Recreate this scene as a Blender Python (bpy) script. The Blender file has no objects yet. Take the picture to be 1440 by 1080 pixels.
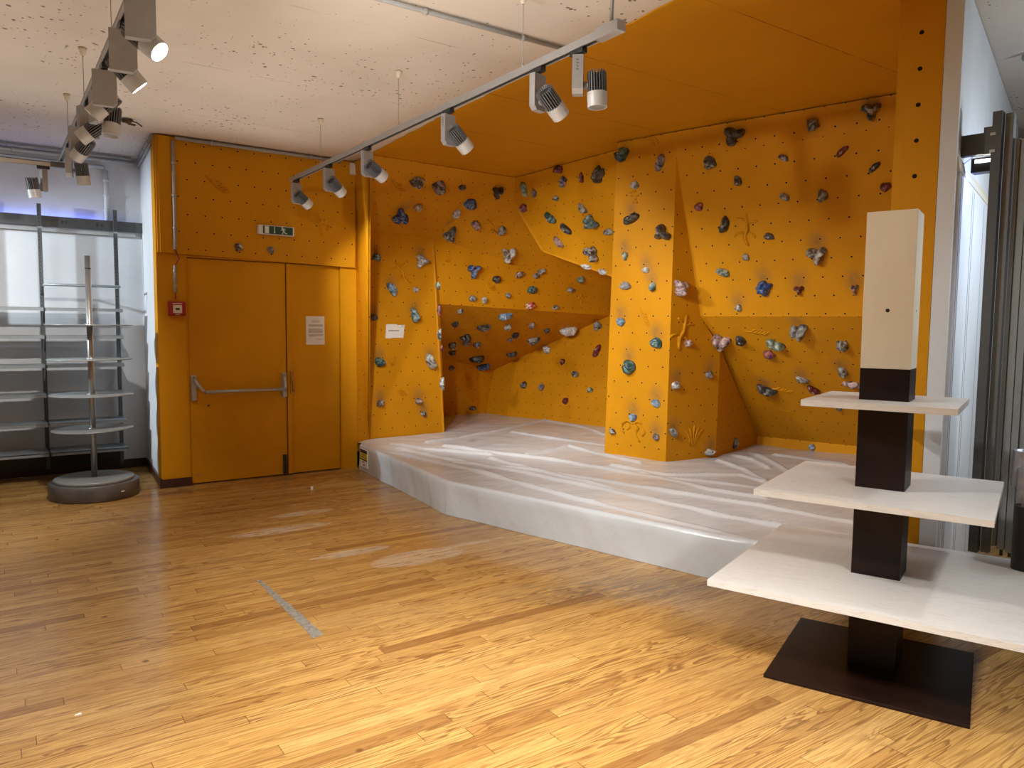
import bpy, bmesh, math, random
from mathutils import Vector, Matrix, noise
random.seed(7)
PI = math.pi
SC = bpy.context.scene
COL = SC.collection
V = Vector

# ------------------------------------------------------------------ camera
F_PX = 1054.4
YAW, PITCH, ROLL = 0.6073287, -0.0761558, -0.0103438
EYE = V((0, 0, 1.5))
_f = V((math.sin(YAW) * math.cos(PITCH), math.cos(YAW) * math.cos(PITCH), math.sin(PITCH)))
_r = _f.cross(V((0, 0, 1))).normalized()
_d = _f.cross(_r)
CR = math.cos(ROLL) * _r + math.sin(ROLL) * _d
CD = -math.sin(ROLL) * _r + math.cos(ROLL) * _d
CF = _f
cam_data = bpy.data.cameras.new('camera')
cam_data.sensor_width = 36
cam_data.lens = F_PX / 1440 * 36
cam_data.clip_start = 0.05
cam = bpy.data.objects.new('camera', cam_data)
m = Matrix.Identity(4)
for i in range(3):
    m[i][0], m[i][1], m[i][2] = CR[i], -CD[i], -CF[i]
m[0][3], m[1][3], m[2][3] = EYE
cam.matrix_world = m
COL.objects.link(cam)
SC.camera = cam

def ray(x, y): return CR * ((x - 720) / F_PX) + CD * ((y - 540) / F_PX) + CF
def onp(x, y, p, n):
    d = ray(x, y); return EYE + d * (n.dot(p - EYE) / n.dot(d))
def onz(x, y, z): return onp(x, y, V((0, 0, z)), V((0, 0, 1)))
def ony(x, y, Y): return onp(x, y, V((0, Y, 0)), V((0, 1, 0)))
def onx(x, y, X): return onp(x, y, V((X, 0, 0)), V((1, 0, 0)))
def proj(P):
    q = P - EYE
    return V((720 + F_PX * q.dot(CR) / q.dot(CF), 540 + F_PX * q.dot(CD) / q.dot(CF)))
def pln(a, b, c):
    n = (b - a).cross(c - a).normalized()
    if n.dot(EYE - a) < 0: n = -n
    return (V(a), n)
def onpl(P, x, y): return onp(x, y, P[0], P[1])

# ------------------------------------------------------------------ materials
def new_mat(name):
    m = bpy.data.materials.new(name); m.use_nodes = True
    nt = m.node_tree
    b = nt.nodes['Principled BSDF']
    return m, nt, b
def N(nt, typ, **kw):
    n = nt.nodes.new(typ)
    for k, v in kw.items():
        if k in n.inputs: n.inputs[k].default_value = v
        else: setattr(n, k, v)
    return n
def L(nt, a, b): nt.links.new(a, b)
def math_n(nt, op, a, b=None, c=None):
    n = nt.nodes.new('ShaderNodeMath'); n.operation = op
    for i, v in enumerate((a, b, c)):
        if v is None: continue
        if isinstance(v, (int, float)): n.inputs[i].default_value = v
        else: nt.links.new(v, n.inputs[i])
    return n.outputs[0]
def mixc(nt, fac, a, b, mode='MIX'):
    n = nt.nodes.new('ShaderNodeMix'); n.data_type = 'RGBA'; n.blend_type = mode
    for s, v in ((n.inputs[0], fac), (n.inputs[6], a), (n.inputs[7], b)):
        if isinstance(v, (int, float)): s.default_value = v
        elif isinstance(v, (tuple, list)): s.default_value = (*v[:3], 1)
        else: nt.links.new(v, s)
    return n.outputs[2]
def ramp(nt, fac, stops):
    n = nt.nodes.new('ShaderNodeValToRGB')
    cr = n.color_ramp
    while len(cr.elements) < len(stops): cr.elements.new(0.5)
    for e, (p, c) in zip(cr.elements, stops):
        e.position = p; e.color = (*c[:3], 1) if isinstance(c, (tuple, list)) else (c, c, c, 1)
    nt.links.new(fac, n.inputs[0])
    return n.outputs[0]
def coords(nt, kind='Object', scale=(1, 1, 1), loc=(0, 0, 0)):
    tc = nt.nodes.new('ShaderNodeTexCoord'); mp = nt.nodes.new('ShaderNodeMapping')
    mp.inputs['Scale'].default_value = scale; mp.inputs['Location'].default_value = loc
    nt.links.new(tc.outputs[kind], mp.inputs[0])
    return mp.outputs[0]
def noise_n(nt, vec, scale, detail=4, rough=0.55, dist=0.0):
    n = N(nt, 'ShaderNodeTexNoise', Scale=scale, Detail=detail, Roughness=rough, Distortion=dist)
    nt.links.new(vec, n.inputs['Vector'])
    return n.outputs['Fac']
def bump(nt, b, h, strength=0.3, dist=0.01):
    n = N(nt, 'ShaderNodeBump', Strength=strength, Distance=dist)
    nt.links.new(h, n.inputs['Height']); nt.links.new(n.outputs[0], b.inputs['Normal'])

def simple(name, col, rough=0.5, metal=0.0, var=0.12, nscale=30, bmp=0.0, kind='Object', spec=0.5):
    m, nt, b = new_mat(name)
    v = coords(nt, kind)
    f = noise_n(nt, v, nscale)
    c2 = tuple(max(0, c * (1 - var)) for c in col); c1 = tuple(min(1, c * (1 + var)) for c in col)
    L(nt, ramp(nt, f, [(0.3, c2), (0.7, c1)]), b.inputs['Base Color'])
    b.inputs['Roughness'].default_value = rough; b.inputs['Metallic'].default_value = metal
    b.inputs['Specular IOR Level'].default_value = spec
    if bmp: bump(nt, b, f, bmp, 0.004)
    return m

def emit(name, col, strength):
    m, nt, b = new_mat(name)
    b.inputs['Base Color'].default_value = (*col, 1)
    b.inputs['Emission Color'].default_value = (*col, 1)
    b.inputs['Emission Strength'].default_value = strength
    return m

ORANGE = (0.60, 0.262, 0.004)
def orange(name, holes='grid', grid=(0.150, 0.155), scuff=True, wood=True):
    m, nt, b = new_mat(name)
    uv = N(nt, 'ShaderNodeUVMap', uv_map='UVMap').outputs[0] if holes else coords(nt)
    f1 = noise_n(nt, uv, 1.7, 5, 0.6)
    f2 = noise_n(nt, uv, 60, 3)
    mp = N(nt, 'ShaderNodeMapping'); mp.inputs['Scale'].default_value = (45, 2.5, 4); L(nt, uv, mp.inputs[0])
    gr = noise_n(nt, mp.outputs[0], 1.0, 4, 0.6)
    base = ramp(nt, f1, [(0.25, tuple(c * 0.86 for c in ORANGE)), (0.75, tuple(min(1, c * 1.08) for c in ORANGE))])
    base = mixc(nt, 0.16 if wood else 0.05, base, mixc(nt, gr, (0.45, 0.16, 0.004), (0.72, 0.34, 0.02)))
    if scuff:
        at = N(nt, 'ShaderNodeAttribute', attribute_name='scuff')
        nn = noise_n(nt, uv, 22, 4, 0.7)
        fac = math_n(nt, 'MULTIPLY', at.outputs['Fac'], ramp(nt, nn, [(0.3, 0.35), (0.7, 1.0)]))
        base = mixc(nt, fac, base, (0.085, 0.075, 0.07))
    h = f2
    if holes:
        sx = N(nt, 'ShaderNodeSeparateXYZ'); L(nt, uv, sx.inputs[0])
        def dots(ox, oy, gx, gy):
            u = math_n(nt, 'ADD', math_n(nt, 'DIVIDE', sx.outputs[0], gx), ox)
            v = math_n(nt, 'ADD', math_n(nt, 'DIVIDE', sx.outputs[1], gy), oy)
            u = math_n(nt, 'MULTIPLY', math_n(nt, 'SUBTRACT', math_n(nt, 'FRACT', u), 0.5), gx)
            v = math_n(nt, 'MULTIPLY', math_n(nt, 'SUBTRACT', math_n(nt, 'FRACT', v), 0.5), gy)
            return math_n(nt, 'SQRT', math_n(nt, 'ADD', math_n(nt, 'MULTIPLY', u, u), math_n(nt, 'MULTIPLY', v, v)))
        if holes == 'grid':
            d = math_n(nt, 'MINIMUM', dots(0, 0, grid[0], grid[1] * 2), dots(0.5, 0.5, grid[0], grid[1] * 2))
        else:
            d = dots(0, 0, 50, 0.172)
        hole = math_n(nt, 'LESS_THAN', d, 0.0075 if holes == 'grid' else 0.011)
        ring = math_n(nt, 'LESS_THAN', d, 0.0125)
        base = mixc(nt, math_n(nt, 'MULTIPLY', ring, 0.18), base, (0.75, 0.42, 0.08))
        base = mixc(nt, hole, base, (0.012, 0.006, 0.003))
        h = math_n(nt, 'SUBTRACT', f2, math_n(nt, 'MULTIPLY', hole, 3.0))
    L(nt, base, b.inputs['Base Color'])
    b.inputs['Roughness'].default_value = 0.6
    b.inputs['Specular IOR Level'].default_value = 0.14
    bump(nt, b, h, 0.12, 0.003)
    return m

M = {}
M['orange'] = orange('orange_plywood')
M['orange_post'] = orange('orange_post_plywood', holes='col', scuff=False)
M['orange_plain'] = orange('orange_paint', holes=None, scuff=False, wood=False)
M['white_wall'] = simple('white_wall_paint', (0.66, 0.68, 0.70), 0.7, var=0.05, nscale=3)
M['hidden_wall'] = simple('shop_wall_paint', (0.55, 0.52, 0.48), 0.8, var=0.03, nscale=2)
M['cream'] = simple('cream_paint', (0.72, 0.65, 0.50), 0.55, var=0.03, nscale=8)
M['alu'] = simple('grey_alu', (0.42, 0.42, 0.42), 0.42, 0.55, var=0.04)
M['lamp_grey'] = simple('lamp_grey_enamel', (0.33, 0.32, 0.31), 0.45, 0.15, var=0.04)
M['fin'] = simple('heat_sink_alu', (0.20, 0.20, 0.21), 0.5, 0.4, var=0.05)
M['dark_gap'] = simple('heat_sink_core', (0.02, 0.02, 0.022), 0.7, var=0.05)
M['lamp_ring'] = simple('lamp_ring_white', (0.50, 0.49, 0.47), 0.45, 0.1, var=0.04)
M['black'] = simple('black_plastic', (0.015, 0.015, 0.016), 0.4)
M['conduit'] = simple('grey_pvc', (0.36, 0.36, 0.35), 0.5, var=0.06)
M['white_pvc'] = simple('white_pvc', (0.62, 0.63, 0.63), 0.5, var=0.04)
M['steel'] = simple('brushed_steel', (0.46, 0.45, 0.43), 0.32, 0.9, var=0.1, nscale=12)
M['rack'] = simple('dark_grey_steel', (0.085, 0.088, 0.09), 0.45, 0.3, var=0.08)
M['rack_grey'] = simple('grey_steel_panel', (0.26, 0.285, 0.29), 0.45, 0.3, var=0.05)
M['rack_side'] = simple('mid_grey_steel', (0.16, 0.165, 0.165), 0.45, 0.3, var=0.05)
M['shelf_steel'] = simple('shelf_grey_steel', (0.30, 0.33, 0.345), 0.4, 0.5, var=0.06)
M['baseboard'] = simple('dark_red_skirting', (0.045, 0.014, 0.010), 0.35, var=0.2)
M['dark_wood'] = simple('wenge_brown', (0.014, 0.0052, 0.0035), 0.42, var=0.25, nscale=9, spec=0.25)
M['red'] = simple('red_plastic', (0.33, 0.012, 0.012), 0.35)
M['dark_red'] = simple('red_cable', (0.22, 0.02, 0.01), 0.4)
M['green'] = simple('sign_green', (0.006, 0.055, 0.022), 0.4)
M['white'] = simple('white_plastic', (0.70, 0.69, 0.66), 0.5, var=0.03)
M['sign_white'] = simple('sign_white', (0.72, 0.75, 0.70), 0.5, var=0.03)
M['paper'] = simple('paper', (0.74, 0.68, 0.60), 0.8, var=0.03)
M['paper_white'] = simple('paper_white', (0.80, 0.79, 0.74), 0.8, var=0.03)
M['ink'] = simple('ink', (0.03, 0.028, 0.026), 0.7)
M['ink_soft'] = simple('faded_ink', (0.24, 0.21, 0.18), 0.8)
M['yellow'] = simple('label_yellow', (0.72, 0.52, 0.03), 0.5)
M['bolt'] = simple('bolt_steel', (0.55, 0.55, 0.55), 0.35, 0.8)
M['led_blue'] = emit('blue_led', (0.15, 0.22, 1.0), 12)
M['lens_on'] = emit('lit_lens', (1.0, 0.97, 0.93), 40)
M['lens_dim'] = emit('lit_lens_warm', (1.0, 0.97, 0.93), 14)
M['lens_off'] = simple('lens_glass', (0.25, 0.25, 0.25), 0.15)
M['scrap'] = simple('brown_scrap', (0.09, 0.06, 0.035), 0.9, nscale=60, var=0.5)
M['drum'] = simple('dark_bronze_drum', (0.11, 0.098, 0.092), 0.40, 0.25, var=0.3, nscale=5)
M['disc'] = simple('grey_glass_disc', (0.24, 0.25, 0.245), 0.30, 0.15, var=0.08)
M['tape'] = simple('grey_tape', (0.23, 0.21, 0.18), 0.6, var=0.35, nscale=40)
M['brass'] = simple('worn_orange_latch', (0.50, 0.20, 0.03), 0.4, 0.2)
M['tube_glass'] = simple('clear_grey_tube', (0.36, 0.38, 0.42), 0.15, 0.2)
M['seam'] = simple('vinyl_seam', (0.5, 0.5, 0.5), 0.5)
M['void'] = simple('dark_void', (0.01, 0.005, 0.003), 0.9)

def ceiling_mat():
    m, nt, b = new_mat('rough_ceiling_plaster')
    v = coords(nt)
    big = noise_n(nt, v, 0.8, 4)
    base = ramp(nt, big, [(0.3, (0.62, 0.545, 0.46)), (0.7, (0.75, 0.67, 0.58))])
    mask = ramp(nt, noise_n(nt, v, 0.9, 3, 0.6), [(0.40, 0.0), (0.62, 1.0)])
    wv = noise_n(nt, v, 6, 3)
    vv = N(nt, 'ShaderNodeTexVoronoi', Scale=24.0); vv.inputs['Randomness'].default_value = 1
    L(nt, v, vv.inputs['Vector'])
    size = ramp(nt, noise_n(nt, v, 19, 2), [(0.40, 0.0), (0.72, 0.30)])
    sz = N(nt, 'ShaderNodeSeparateColor'); L(nt, size, sz.inputs[0])
    pit = math_n(nt, 'LESS_THAN', vv.outputs['Distance'], math_n(nt, 'MULTIPLY', sz.outputs[0], math_n(nt, 'ADD', 0.40, mask)))
    # streaky trowel pits along X
    v2 = coords(nt, scale=(3, 22, 3))
    st = ramp(nt, noise_n(nt, v2, 3.0, 5, 0.75), [(0.66, 0.0), (0.73, 0.6)])
    base = mixc(nt, st, base, (0.36, 0.27, 0.19))
    base = mixc(nt, math_n(nt, 'MULTIPLY', pit, 0.85), base, (0.10, 0.06, 0.035))
    # formwork joints every 1.25 m
    sx = N(nt, 'ShaderNodeSeparateXYZ'); L(nt, v, sx.inputs[0])
    jy = math_n(nt, 'ABSOLUTE', math_n(nt, 'SUBTRACT', math_n(nt, 'FRACT', math_n(nt, 'DIVIDE', math_n(nt, 'ADD', sx.outputs[1], 0.37), 1.25)), 0.5))
    jl = math_n(nt, 'LESS_THAN', jy, 0.0028)
    brk = ramp(nt, noise_n(nt, v, 4, 3), [(0.48, 0.0), (0.6, 0.6)])
    jf = math_n(nt, 'MULTIPLY', jl, brk)
    base = mixc(nt, jf, base, (0.22, 0.15, 0.10))
    L(nt, base, b.inputs['Base Color'])
    b.inputs['Roughness'].default_value = 0.85
    h = math_n(nt, 'SUBTRACT', wv, math_n(nt, 'MULTIPLY', pit, 1.5))
    bump(nt, b, h, 0.25, 0.01)
    return m
M['ceiling'] = ceiling_mat()

def orange_ceiling_mat():
    m, nt, b = new_mat('orange_ceiling_paint')
    v = coords(nt)
    f1 = noise_n(nt, v, 1.3, 5, 0.6)
    base = ramp(nt, f1, [(0.25, tuple(c * 0.9 for c in ORANGE)), (0.75, tuple(min(1, c * 1.05) for c in ORANGE))])
    v2 = coords(nt, scale=(2, 9, 2))
    pits = ramp(nt, noise_n(nt, v2, 5, 6, 0.8), [(0.70, 0.0), (0.76, 0.7)])
    base = mixc(nt, pits, base, (0.30, 0.09, 0.004))
    sx = N(nt, 'ShaderNodeSeparateXYZ'); L(nt, v, sx.inputs[0])
    jy = math_n(nt, 'ABSOLUTE', math_n(nt, 'SUBTRACT', math_n(nt, 'FRACT', math_n(nt, 'DIVIDE', math_n(nt, 'SUBTRACT', sx.outputs[1], 2.19), 0.97)), 0.5))
    wob = math_n(nt, 'MULTIPLY', noise_n(nt, v, 30, 3), 0.008)
    jl = math_n(nt, 'LESS_THAN', jy, wob)
    brk = ramp(nt, noise_n(nt, v, 3, 4), [(0.40, 0.15), (0.62, 0.9)])
    base = mixc(nt, math_n(nt, 'MULTIPLY', jl, brk), base, (0.16, 0.04, 0.003))
    L(nt, base, b.inputs['Base Color'])
    b.inputs['Roughness'].default_value = 0.65
    b.inputs['Specular IOR Level'].default_value = 0.14
    bump(nt, b, noise_n(nt, v, 12, 5), 0.2, 0.01)
    return m
M['orange_ceiling'] = orange_ceiling_mat()

def floor_mat():
    m, nt, b = new_mat('pine_strip_floor')
    tc = N(nt, 'ShaderNodeTexCoord')
    W, LEN = 0.068, 1.35
    sx = N(nt, 'ShaderNodeSeparateXYZ'); L(nt, tc.outputs['Object'], sx.inputs[0])
    X, Y = sx.outputs[0], sx.outputs[1]
    row = math_n(nt, 'FLOOR', math_n(nt, 'DIVIDE', Y, W))
    wn = N(nt, 'ShaderNodeTexWhiteNoise', noise_dimensions='1D'); L(nt, row, wn.inputs['W'])
    xo = math_n(nt, 'ADD', math_n(nt, 'DIVIDE', X, LEN), math_n(nt, 'MULTIPLY', wn.outputs['Value'], 7.31))
    cell = math_n(nt, 'FLOOR', xo)
    cv = N(nt, 'ShaderNodeCombineXYZ'); L(nt, cell, cv.inputs[0]); L(nt, row, cv.inputs[1])
    w2 = N(nt, 'ShaderNodeTexWhiteNoise', noise_dimensions='2D'); L(nt, cv.outputs[0], w2.inputs['Vector'])
    rnd = w2.outputs['Value']
    rc = N(nt, 'ShaderNodeSeparateColor'); L(nt, w2.outputs['Color'], rc.inputs[0])
    # plank-local grain coordinates
    gx = math_n(nt, 'ADD', X, math_n(nt, 'MULTIPLY', rnd, 37.0))
    gy = math_n(nt, 'ADD', Y, math_n(nt, 'MULTIPLY', rc.outputs[1], 11.0))
    gv = N(nt, 'ShaderNodeCombineXYZ'); L(nt, gx, gv.inputs[0]); L(nt, gy, gv.inputs[1]); L(nt, math_n(nt, 'MULTIPLY', rnd, 9.0), gv.inputs[2])
    mp = N(nt, 'ShaderNodeMapping'); mp.inputs['Scale'].default_value = (1.3, 17, 1); L(nt, gv.outputs[0], mp.inputs[0])
    fl = noise_n(nt, mp.outputs[0], 1.0, 2, 0.45, 0.5)
    rings = math_n(nt, 'FRACT', math_n(nt, 'MULTIPLY', fl, 11.0))
    rings = ramp(nt, rings, [(0.0, 0.0), (0.45, 0.12), (0.82, 1.0), (0.94, 0.9), (1.0, 0.0)])
    fine = N(nt, 'ShaderNodeMapping'); fine.inputs['Scale'].default_value = (7, 210, 1); L(nt, gv.outputs[0], fine.inputs[0])
    ff = noise_n(nt, fine.outputs[0], 1.0, 3, 0.6)
    tone = ramp(nt, rnd, [(0.0, (0.30, 0.15, 0.042)), (0.05, (0.44, 0.24, 0.07)), (0.3, (0.53, 0.305, 0.092)), (0.85, (0.57, 0.34, 0.106)), (1.0, (0.61, 0.38, 0.13))])
    dark = mixc(nt, 0.80, tone, (0.15, 0.055, 0.013))
    ringamt = math_n(nt, 'MULTIPLY', rings, ramp(nt, rc.outputs[2], [(0.2, 0.45), (0.9, 1.0)]))
    col = mixc(nt, ringamt, tone, dark)
    col = mixc(nt, ramp(nt, ff, [(0.42, 0.0), (0.66, 0.5)]), col, (0.22, 0.09, 0.022))
    # wear: dull traffic tint and pale worn patches
    wear = noise_n(nt, tc.outputs['Object'], 0.9, 5, 0.65)
    col = mixc(nt, ramp(nt, wear, [(0.45, 0.0), (0.75, 0.22)]), col, (0.22, 0.15, 0.09))
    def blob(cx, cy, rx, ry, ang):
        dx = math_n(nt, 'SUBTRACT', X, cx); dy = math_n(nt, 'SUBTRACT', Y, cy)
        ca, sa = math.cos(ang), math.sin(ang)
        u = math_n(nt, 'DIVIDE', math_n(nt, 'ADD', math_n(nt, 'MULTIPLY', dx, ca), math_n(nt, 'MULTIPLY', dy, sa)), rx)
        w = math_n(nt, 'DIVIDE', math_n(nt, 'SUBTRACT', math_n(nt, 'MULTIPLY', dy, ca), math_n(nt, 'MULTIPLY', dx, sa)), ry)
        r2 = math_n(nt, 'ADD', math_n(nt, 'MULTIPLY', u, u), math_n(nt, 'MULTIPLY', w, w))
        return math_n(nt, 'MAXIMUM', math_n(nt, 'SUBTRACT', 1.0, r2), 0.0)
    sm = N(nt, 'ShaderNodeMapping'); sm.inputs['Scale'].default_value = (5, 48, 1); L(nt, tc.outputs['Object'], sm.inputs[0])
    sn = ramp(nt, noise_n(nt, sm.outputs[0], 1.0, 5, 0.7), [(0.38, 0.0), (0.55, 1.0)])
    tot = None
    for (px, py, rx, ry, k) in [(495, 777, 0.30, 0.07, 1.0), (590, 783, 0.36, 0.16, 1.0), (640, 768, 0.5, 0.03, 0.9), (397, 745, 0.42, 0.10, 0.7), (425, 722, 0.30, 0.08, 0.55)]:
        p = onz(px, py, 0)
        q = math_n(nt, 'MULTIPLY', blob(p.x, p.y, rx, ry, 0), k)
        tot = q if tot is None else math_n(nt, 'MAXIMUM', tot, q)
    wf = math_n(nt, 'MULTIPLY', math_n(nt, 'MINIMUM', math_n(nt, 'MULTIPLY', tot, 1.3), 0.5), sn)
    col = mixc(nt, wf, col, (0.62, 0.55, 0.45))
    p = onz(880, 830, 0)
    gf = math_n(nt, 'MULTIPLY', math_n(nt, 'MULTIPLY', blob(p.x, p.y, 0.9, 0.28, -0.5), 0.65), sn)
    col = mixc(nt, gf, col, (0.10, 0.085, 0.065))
    # knots
    kv = N(nt, 'ShaderNodeTexVoronoi', Scale=2.6); L(nt, tc.outputs['Object'], kv.inputs['Vector'])
    kn = ramp(nt, kv.outputs['Distance'], [(0.022, 1.0), (0.05, 0.0)])
    col = mixc(nt, math_n(nt, 'MULTIPLY', kn, 0.75), col, (0.10, 0.035, 0.01))
    # joints
    ey = math_n(nt, 'ABSOLUTE', math_n(nt, 'SUBTRACT', math_n(nt, 'FRACT', math_n(nt, 'DIVIDE', Y, W)), 0.5))
    jy = math_n(nt, 'GREATER_THAN', ey, 0.5 - 0.0009 / W)
    ex = math_n(nt, 'ABSOLUTE', math_n(nt, 'SUBTRACT', math_n(nt, 'FRACT', xo), 0.5))
    jx = math_n(nt, 'GREATER_THAN', ex, 0.5 - 0.0014 / LEN)
    j = math_n(nt, 'MAXIMUM', jy, jx)
    col = mixc(nt, math_n(nt, 'MULTIPLY', j, 0.75), col, (0.07, 0.028, 0.008))
    L(nt, col, b.inputs['Base Color'])
    rr = ramp(nt, wear, [(0.3, 0.16), (0.7, 0.30)])
    L(nt, math_n(nt, 'ADD', rr, math_n(nt, 'MULTIPLY', wf, 0.3)), b.inputs['Roughness'])
    b.inputs['Specular IOR Level'].default_value = 0.45
    h = math_n(nt, 'SUBTRACT', math_n(nt, 'MULTIPLY', ff, 0.12), j)
    bump(nt, b, h, 0.25, 0.002)
    return m
M['floor'] = floor_mat()

def vinyl_mat():
    m, nt, b = new_mat('white_vinyl')
    v = coords(nt)
    f = noise_n(nt, v, 1.5, 4)
    L(nt, ramp(nt, f, [(0.3, (0.52, 0.55, 0.575)), (0.7, (0.59, 0.62, 0.64))]), b.inputs['Base Color'])
    b.inputs['Roughness'].default_value = 0.24
    b.inputs['Specular IOR Level'].default_value = 0.55
    v2 = coords(nt, scale=(2, 5, 3))
    bump(nt, b, noise_n(nt, v2, 2.5, 3, 0.5, 0.4), 0.22, 0.03)
    return m
M['vinyl'] = vinyl_mat()

def white_wood():
    m, nt, b = new_mat('white_stained_ash')
    v = coords(nt, scale=(1.4, 16, 16))
    n1 = noise_n(nt, v, 1.3, 3, 0.5, 0.8)
    rg = math_n(nt, 'FRACT', math_n(nt, 'MULTIPLY', n1, 10))
    f = ramp(nt, rg, [(0.0, 0.0), (0.7, 0.25), (0.9, 1.0), (1.0, 0.0)])
    L(nt, mixc(nt, math_n(nt, 'MULTIPLY', f, 0.5), (0.66, 0.645, 0.62), (0.46, 0.435, 0.40)), b.inputs['Base Color'])
    b.inputs['Roughness'].default_value = 0.42
    bump(nt, b, f, 0.05, 0.001)
    return m
M['white_wood'] = white_wood()

HOLDC = {  # colour key: (three colours, words)
 'bk': ((0.010, 0.010, 0.011), (0.025, 0.026, 0.026), (0.13, 0.13, 0.12), 'black'),
 'bw': ((0.012, 0.012, 0.013), (0.10, 0.10, 0.10), (0.55, 0.55, 0.52), 'black and white'),
 'gr': ((0.03, 0.03, 0.029), (0.16, 0.16, 0.155), (0.42, 0.42, 0.40), 'grey'),
 'dg': ((0.018, 0.018, 0.018), (0.06, 0.06, 0.058), (0.20, 0.20, 0.19), 'dark grey'),
 'gw': ((0.06, 0.06, 0.06), (0.34, 0.34, 0.33), (0.68, 0.68, 0.66), 'pale grey'),
 'wh': ((0.16, 0.16, 0.17), (0.48, 0.48, 0.48), (0.76, 0.76, 0.76), 'white'),
 'bl': ((0.006, 0.02, 0.09), (0.015, 0.06, 0.24), (0.25, 0.33, 0.45), 'blue'),
 'lb': ((0.03, 0.06, 0.10), (0.15, 0.25, 0.37), (0.45, 0.56, 0.66), 'light blue'),
 'tq': ((0.010, 0.035, 0.035), (0.02, 0.075, 0.075), (0.15, 0.28, 0.27), 'dark teal'),
 'tl': ((0.02, 0.05, 0.055), (0.11, 0.20, 0.21), (0.40, 0.50, 0.49), 'pale teal'),
 'gn': ((0.04, 0.06, 0.045), (0.14, 0.20, 0.14), (0.40, 0.45, 0.38), 'green grey'),
 'rd': ((0.02, 0.006, 0.006), (0.11, 0.012, 0.012), (0.28, 0.09, 0.08), 'dark red'),
 'pk': ((0.025, 0.02, 0.02), (0.27, 0.17, 0.165), (0.60, 0.47, 0.45), 'pink'),
 'pu': ((0.02, 0.016, 0.022), (0.14, 0.12, 0.15), (0.42, 0.38, 0.43), 'purple grey'),
 'br': ((0.012, 0.03, 0.14), (0.20, 0.05, 0.05), (0.45, 0.16, 0.12), 'blue and red'),
 'rw': ((0.45, 0.02, 0.02), (0.50, 0.10, 0.08), (0.70, 0.70, 0.66), 'red and white'),
}
def hold_mat(key):
    a, c, d, w = HOLDC[key]
    m, nt, b = new_mat('hold_resin_' + w.replace(' ', '_'))
    oi = N(nt, 'ShaderNodeObjectInfo')
    tc = N(nt, 'ShaderNodeTexCoord')
    ad = N(nt, 'ShaderNodeVectorMath', operation='ADD'); L(nt, tc.outputs['Object'], ad.inputs[0]); L(nt, oi.outputs['Location'], ad.inputs[1])
    f = noise_n(nt, ad.outputs[0], 11, 5, 0.6, 2.2)
    L(nt, ramp(nt, f, [(0.36, a), (0.48, c), (0.64, d)]), b.inputs['Base Color'])
    b.inputs['Roughness'].default_value = 0.36
    bump(nt, b, noise_n(nt, ad.outputs[0], 45, 4), 0.55, 0.006)
    return m
HM = {k: hold_mat(k) for k in HOLDC}

# ------------------------------------------------------------------ mesh helpers
ROOT = {}
def newbm(): return bmesh.new()
def obj(name, bm, mat, parent=None, origin=None, local=False, smooth=False):
    """link a bmesh as ONE mesh object; verts are world coordinates unless local"""
    me = bpy.data.meshes.new(name)
    base = V((0, 0, 0))
    if not local:
        if parent is not None:
            base = ROOT.get(parent.name, V((0, 0, 0)))
        elif origin is not None:
            base = V(origin)
        if base.length: bmesh.ops.translate(bm, verts=bm.verts, vec=-base)
    if smooth:
        for f in bm.faces: f.smooth = True
    bm.to_mesh(me); bm.free()
    for mm in (mat if isinstance(mat, (list, tuple)) else [mat]): me.materials.append(mm)
    o = bpy.data.objects.new(name, me); COL.objects.link(o)
    if parent is not None: o.parent = parent
    elif not local: o.location = base
    ROOT[o.name] = V(base)
    return o
def tag(o, label, cat, group=None):
    o['label'] = label; o['category'] = cat
    if group: o['group'] = group
    return o
def thing(name, loc, label, cat, group=None):
    o = bpy.data.objects.new(name, None); COL.objects.link(o); o.location = loc
    o.empty_display_size = 0.1
    ROOT[o.name] = V(loc)
    return tag(o, label, cat, group)
def struct(name, bm, mat, **k):
    o = obj(name, bm, mat, **k); o['kind'] = 'structure'; return o
def add_box(bm, c, s, rot=None, bevel=0.0):
    r = bmesh.ops.create_cube(bm, size=1)
    vs = r['verts']
    bmesh.ops.scale(bm, verts=vs, vec=s)
    if bevel:
        es = list({e for v in vs for e in v.link_edges})
        rr = bmesh.ops.bevel(bm, geom=es, offset=bevel, segments=2, affect='EDGES', profile=0.5)
        vs = list({v for f in rr['faces'] for v in f.verts} | {v for v in vs if v.is_valid})
    if rot is not None: bmesh.ops.transform(bm, matrix=rot.to_4x4() if len(rot.row) == 3 else rot, verts=vs)
    bmesh.ops.translate(bm, verts=vs, vec=c)
    return vs
def box(c, s, rot=None, bevel=0.0):
    bm = newbm(); add_box(bm, V(c), V(s), rot, bevel); return bm
def frame_from(z, up=V((0, 0, 1))):
    z = z.normalized()
    if abs(z.dot(up)) > 0.99: up = V((0, 1, 0))
    x = up.cross(z).normalized(); y = z.cross(x)
    return Matrix((x, y, z)).transposed()
def add_cyl(bm, p0, p1, r0, r1=None, n=20, caps=True):
    r1 = r0 if r1 is None else r1
    p0, p1 = V(p0), V(p1)
    R = frame_from(p1 - p0)
    a, b = [], []
    for i in range(n):
        t = 2 * PI * i / n; u = R @ V((math.cos(t), math.sin(t), 0))
        a.append(bm.verts.new(p0 + u * r0)); b.append(bm.verts.new(p1 + u * r1))
    for i in range(n):
        f = bm.faces.new((a[i], a[(i + 1) % n], b[(i + 1) % n], b[i])); f.smooth = True
    if caps:
        bm.faces.new(list(reversed(a))); bm.faces.new(b)
def cyl(p0, p1, r0, r1=None, n=20):
    bm = newbm(); add_cyl(bm, p0, p1, r0, r1, n); return bm
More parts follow.
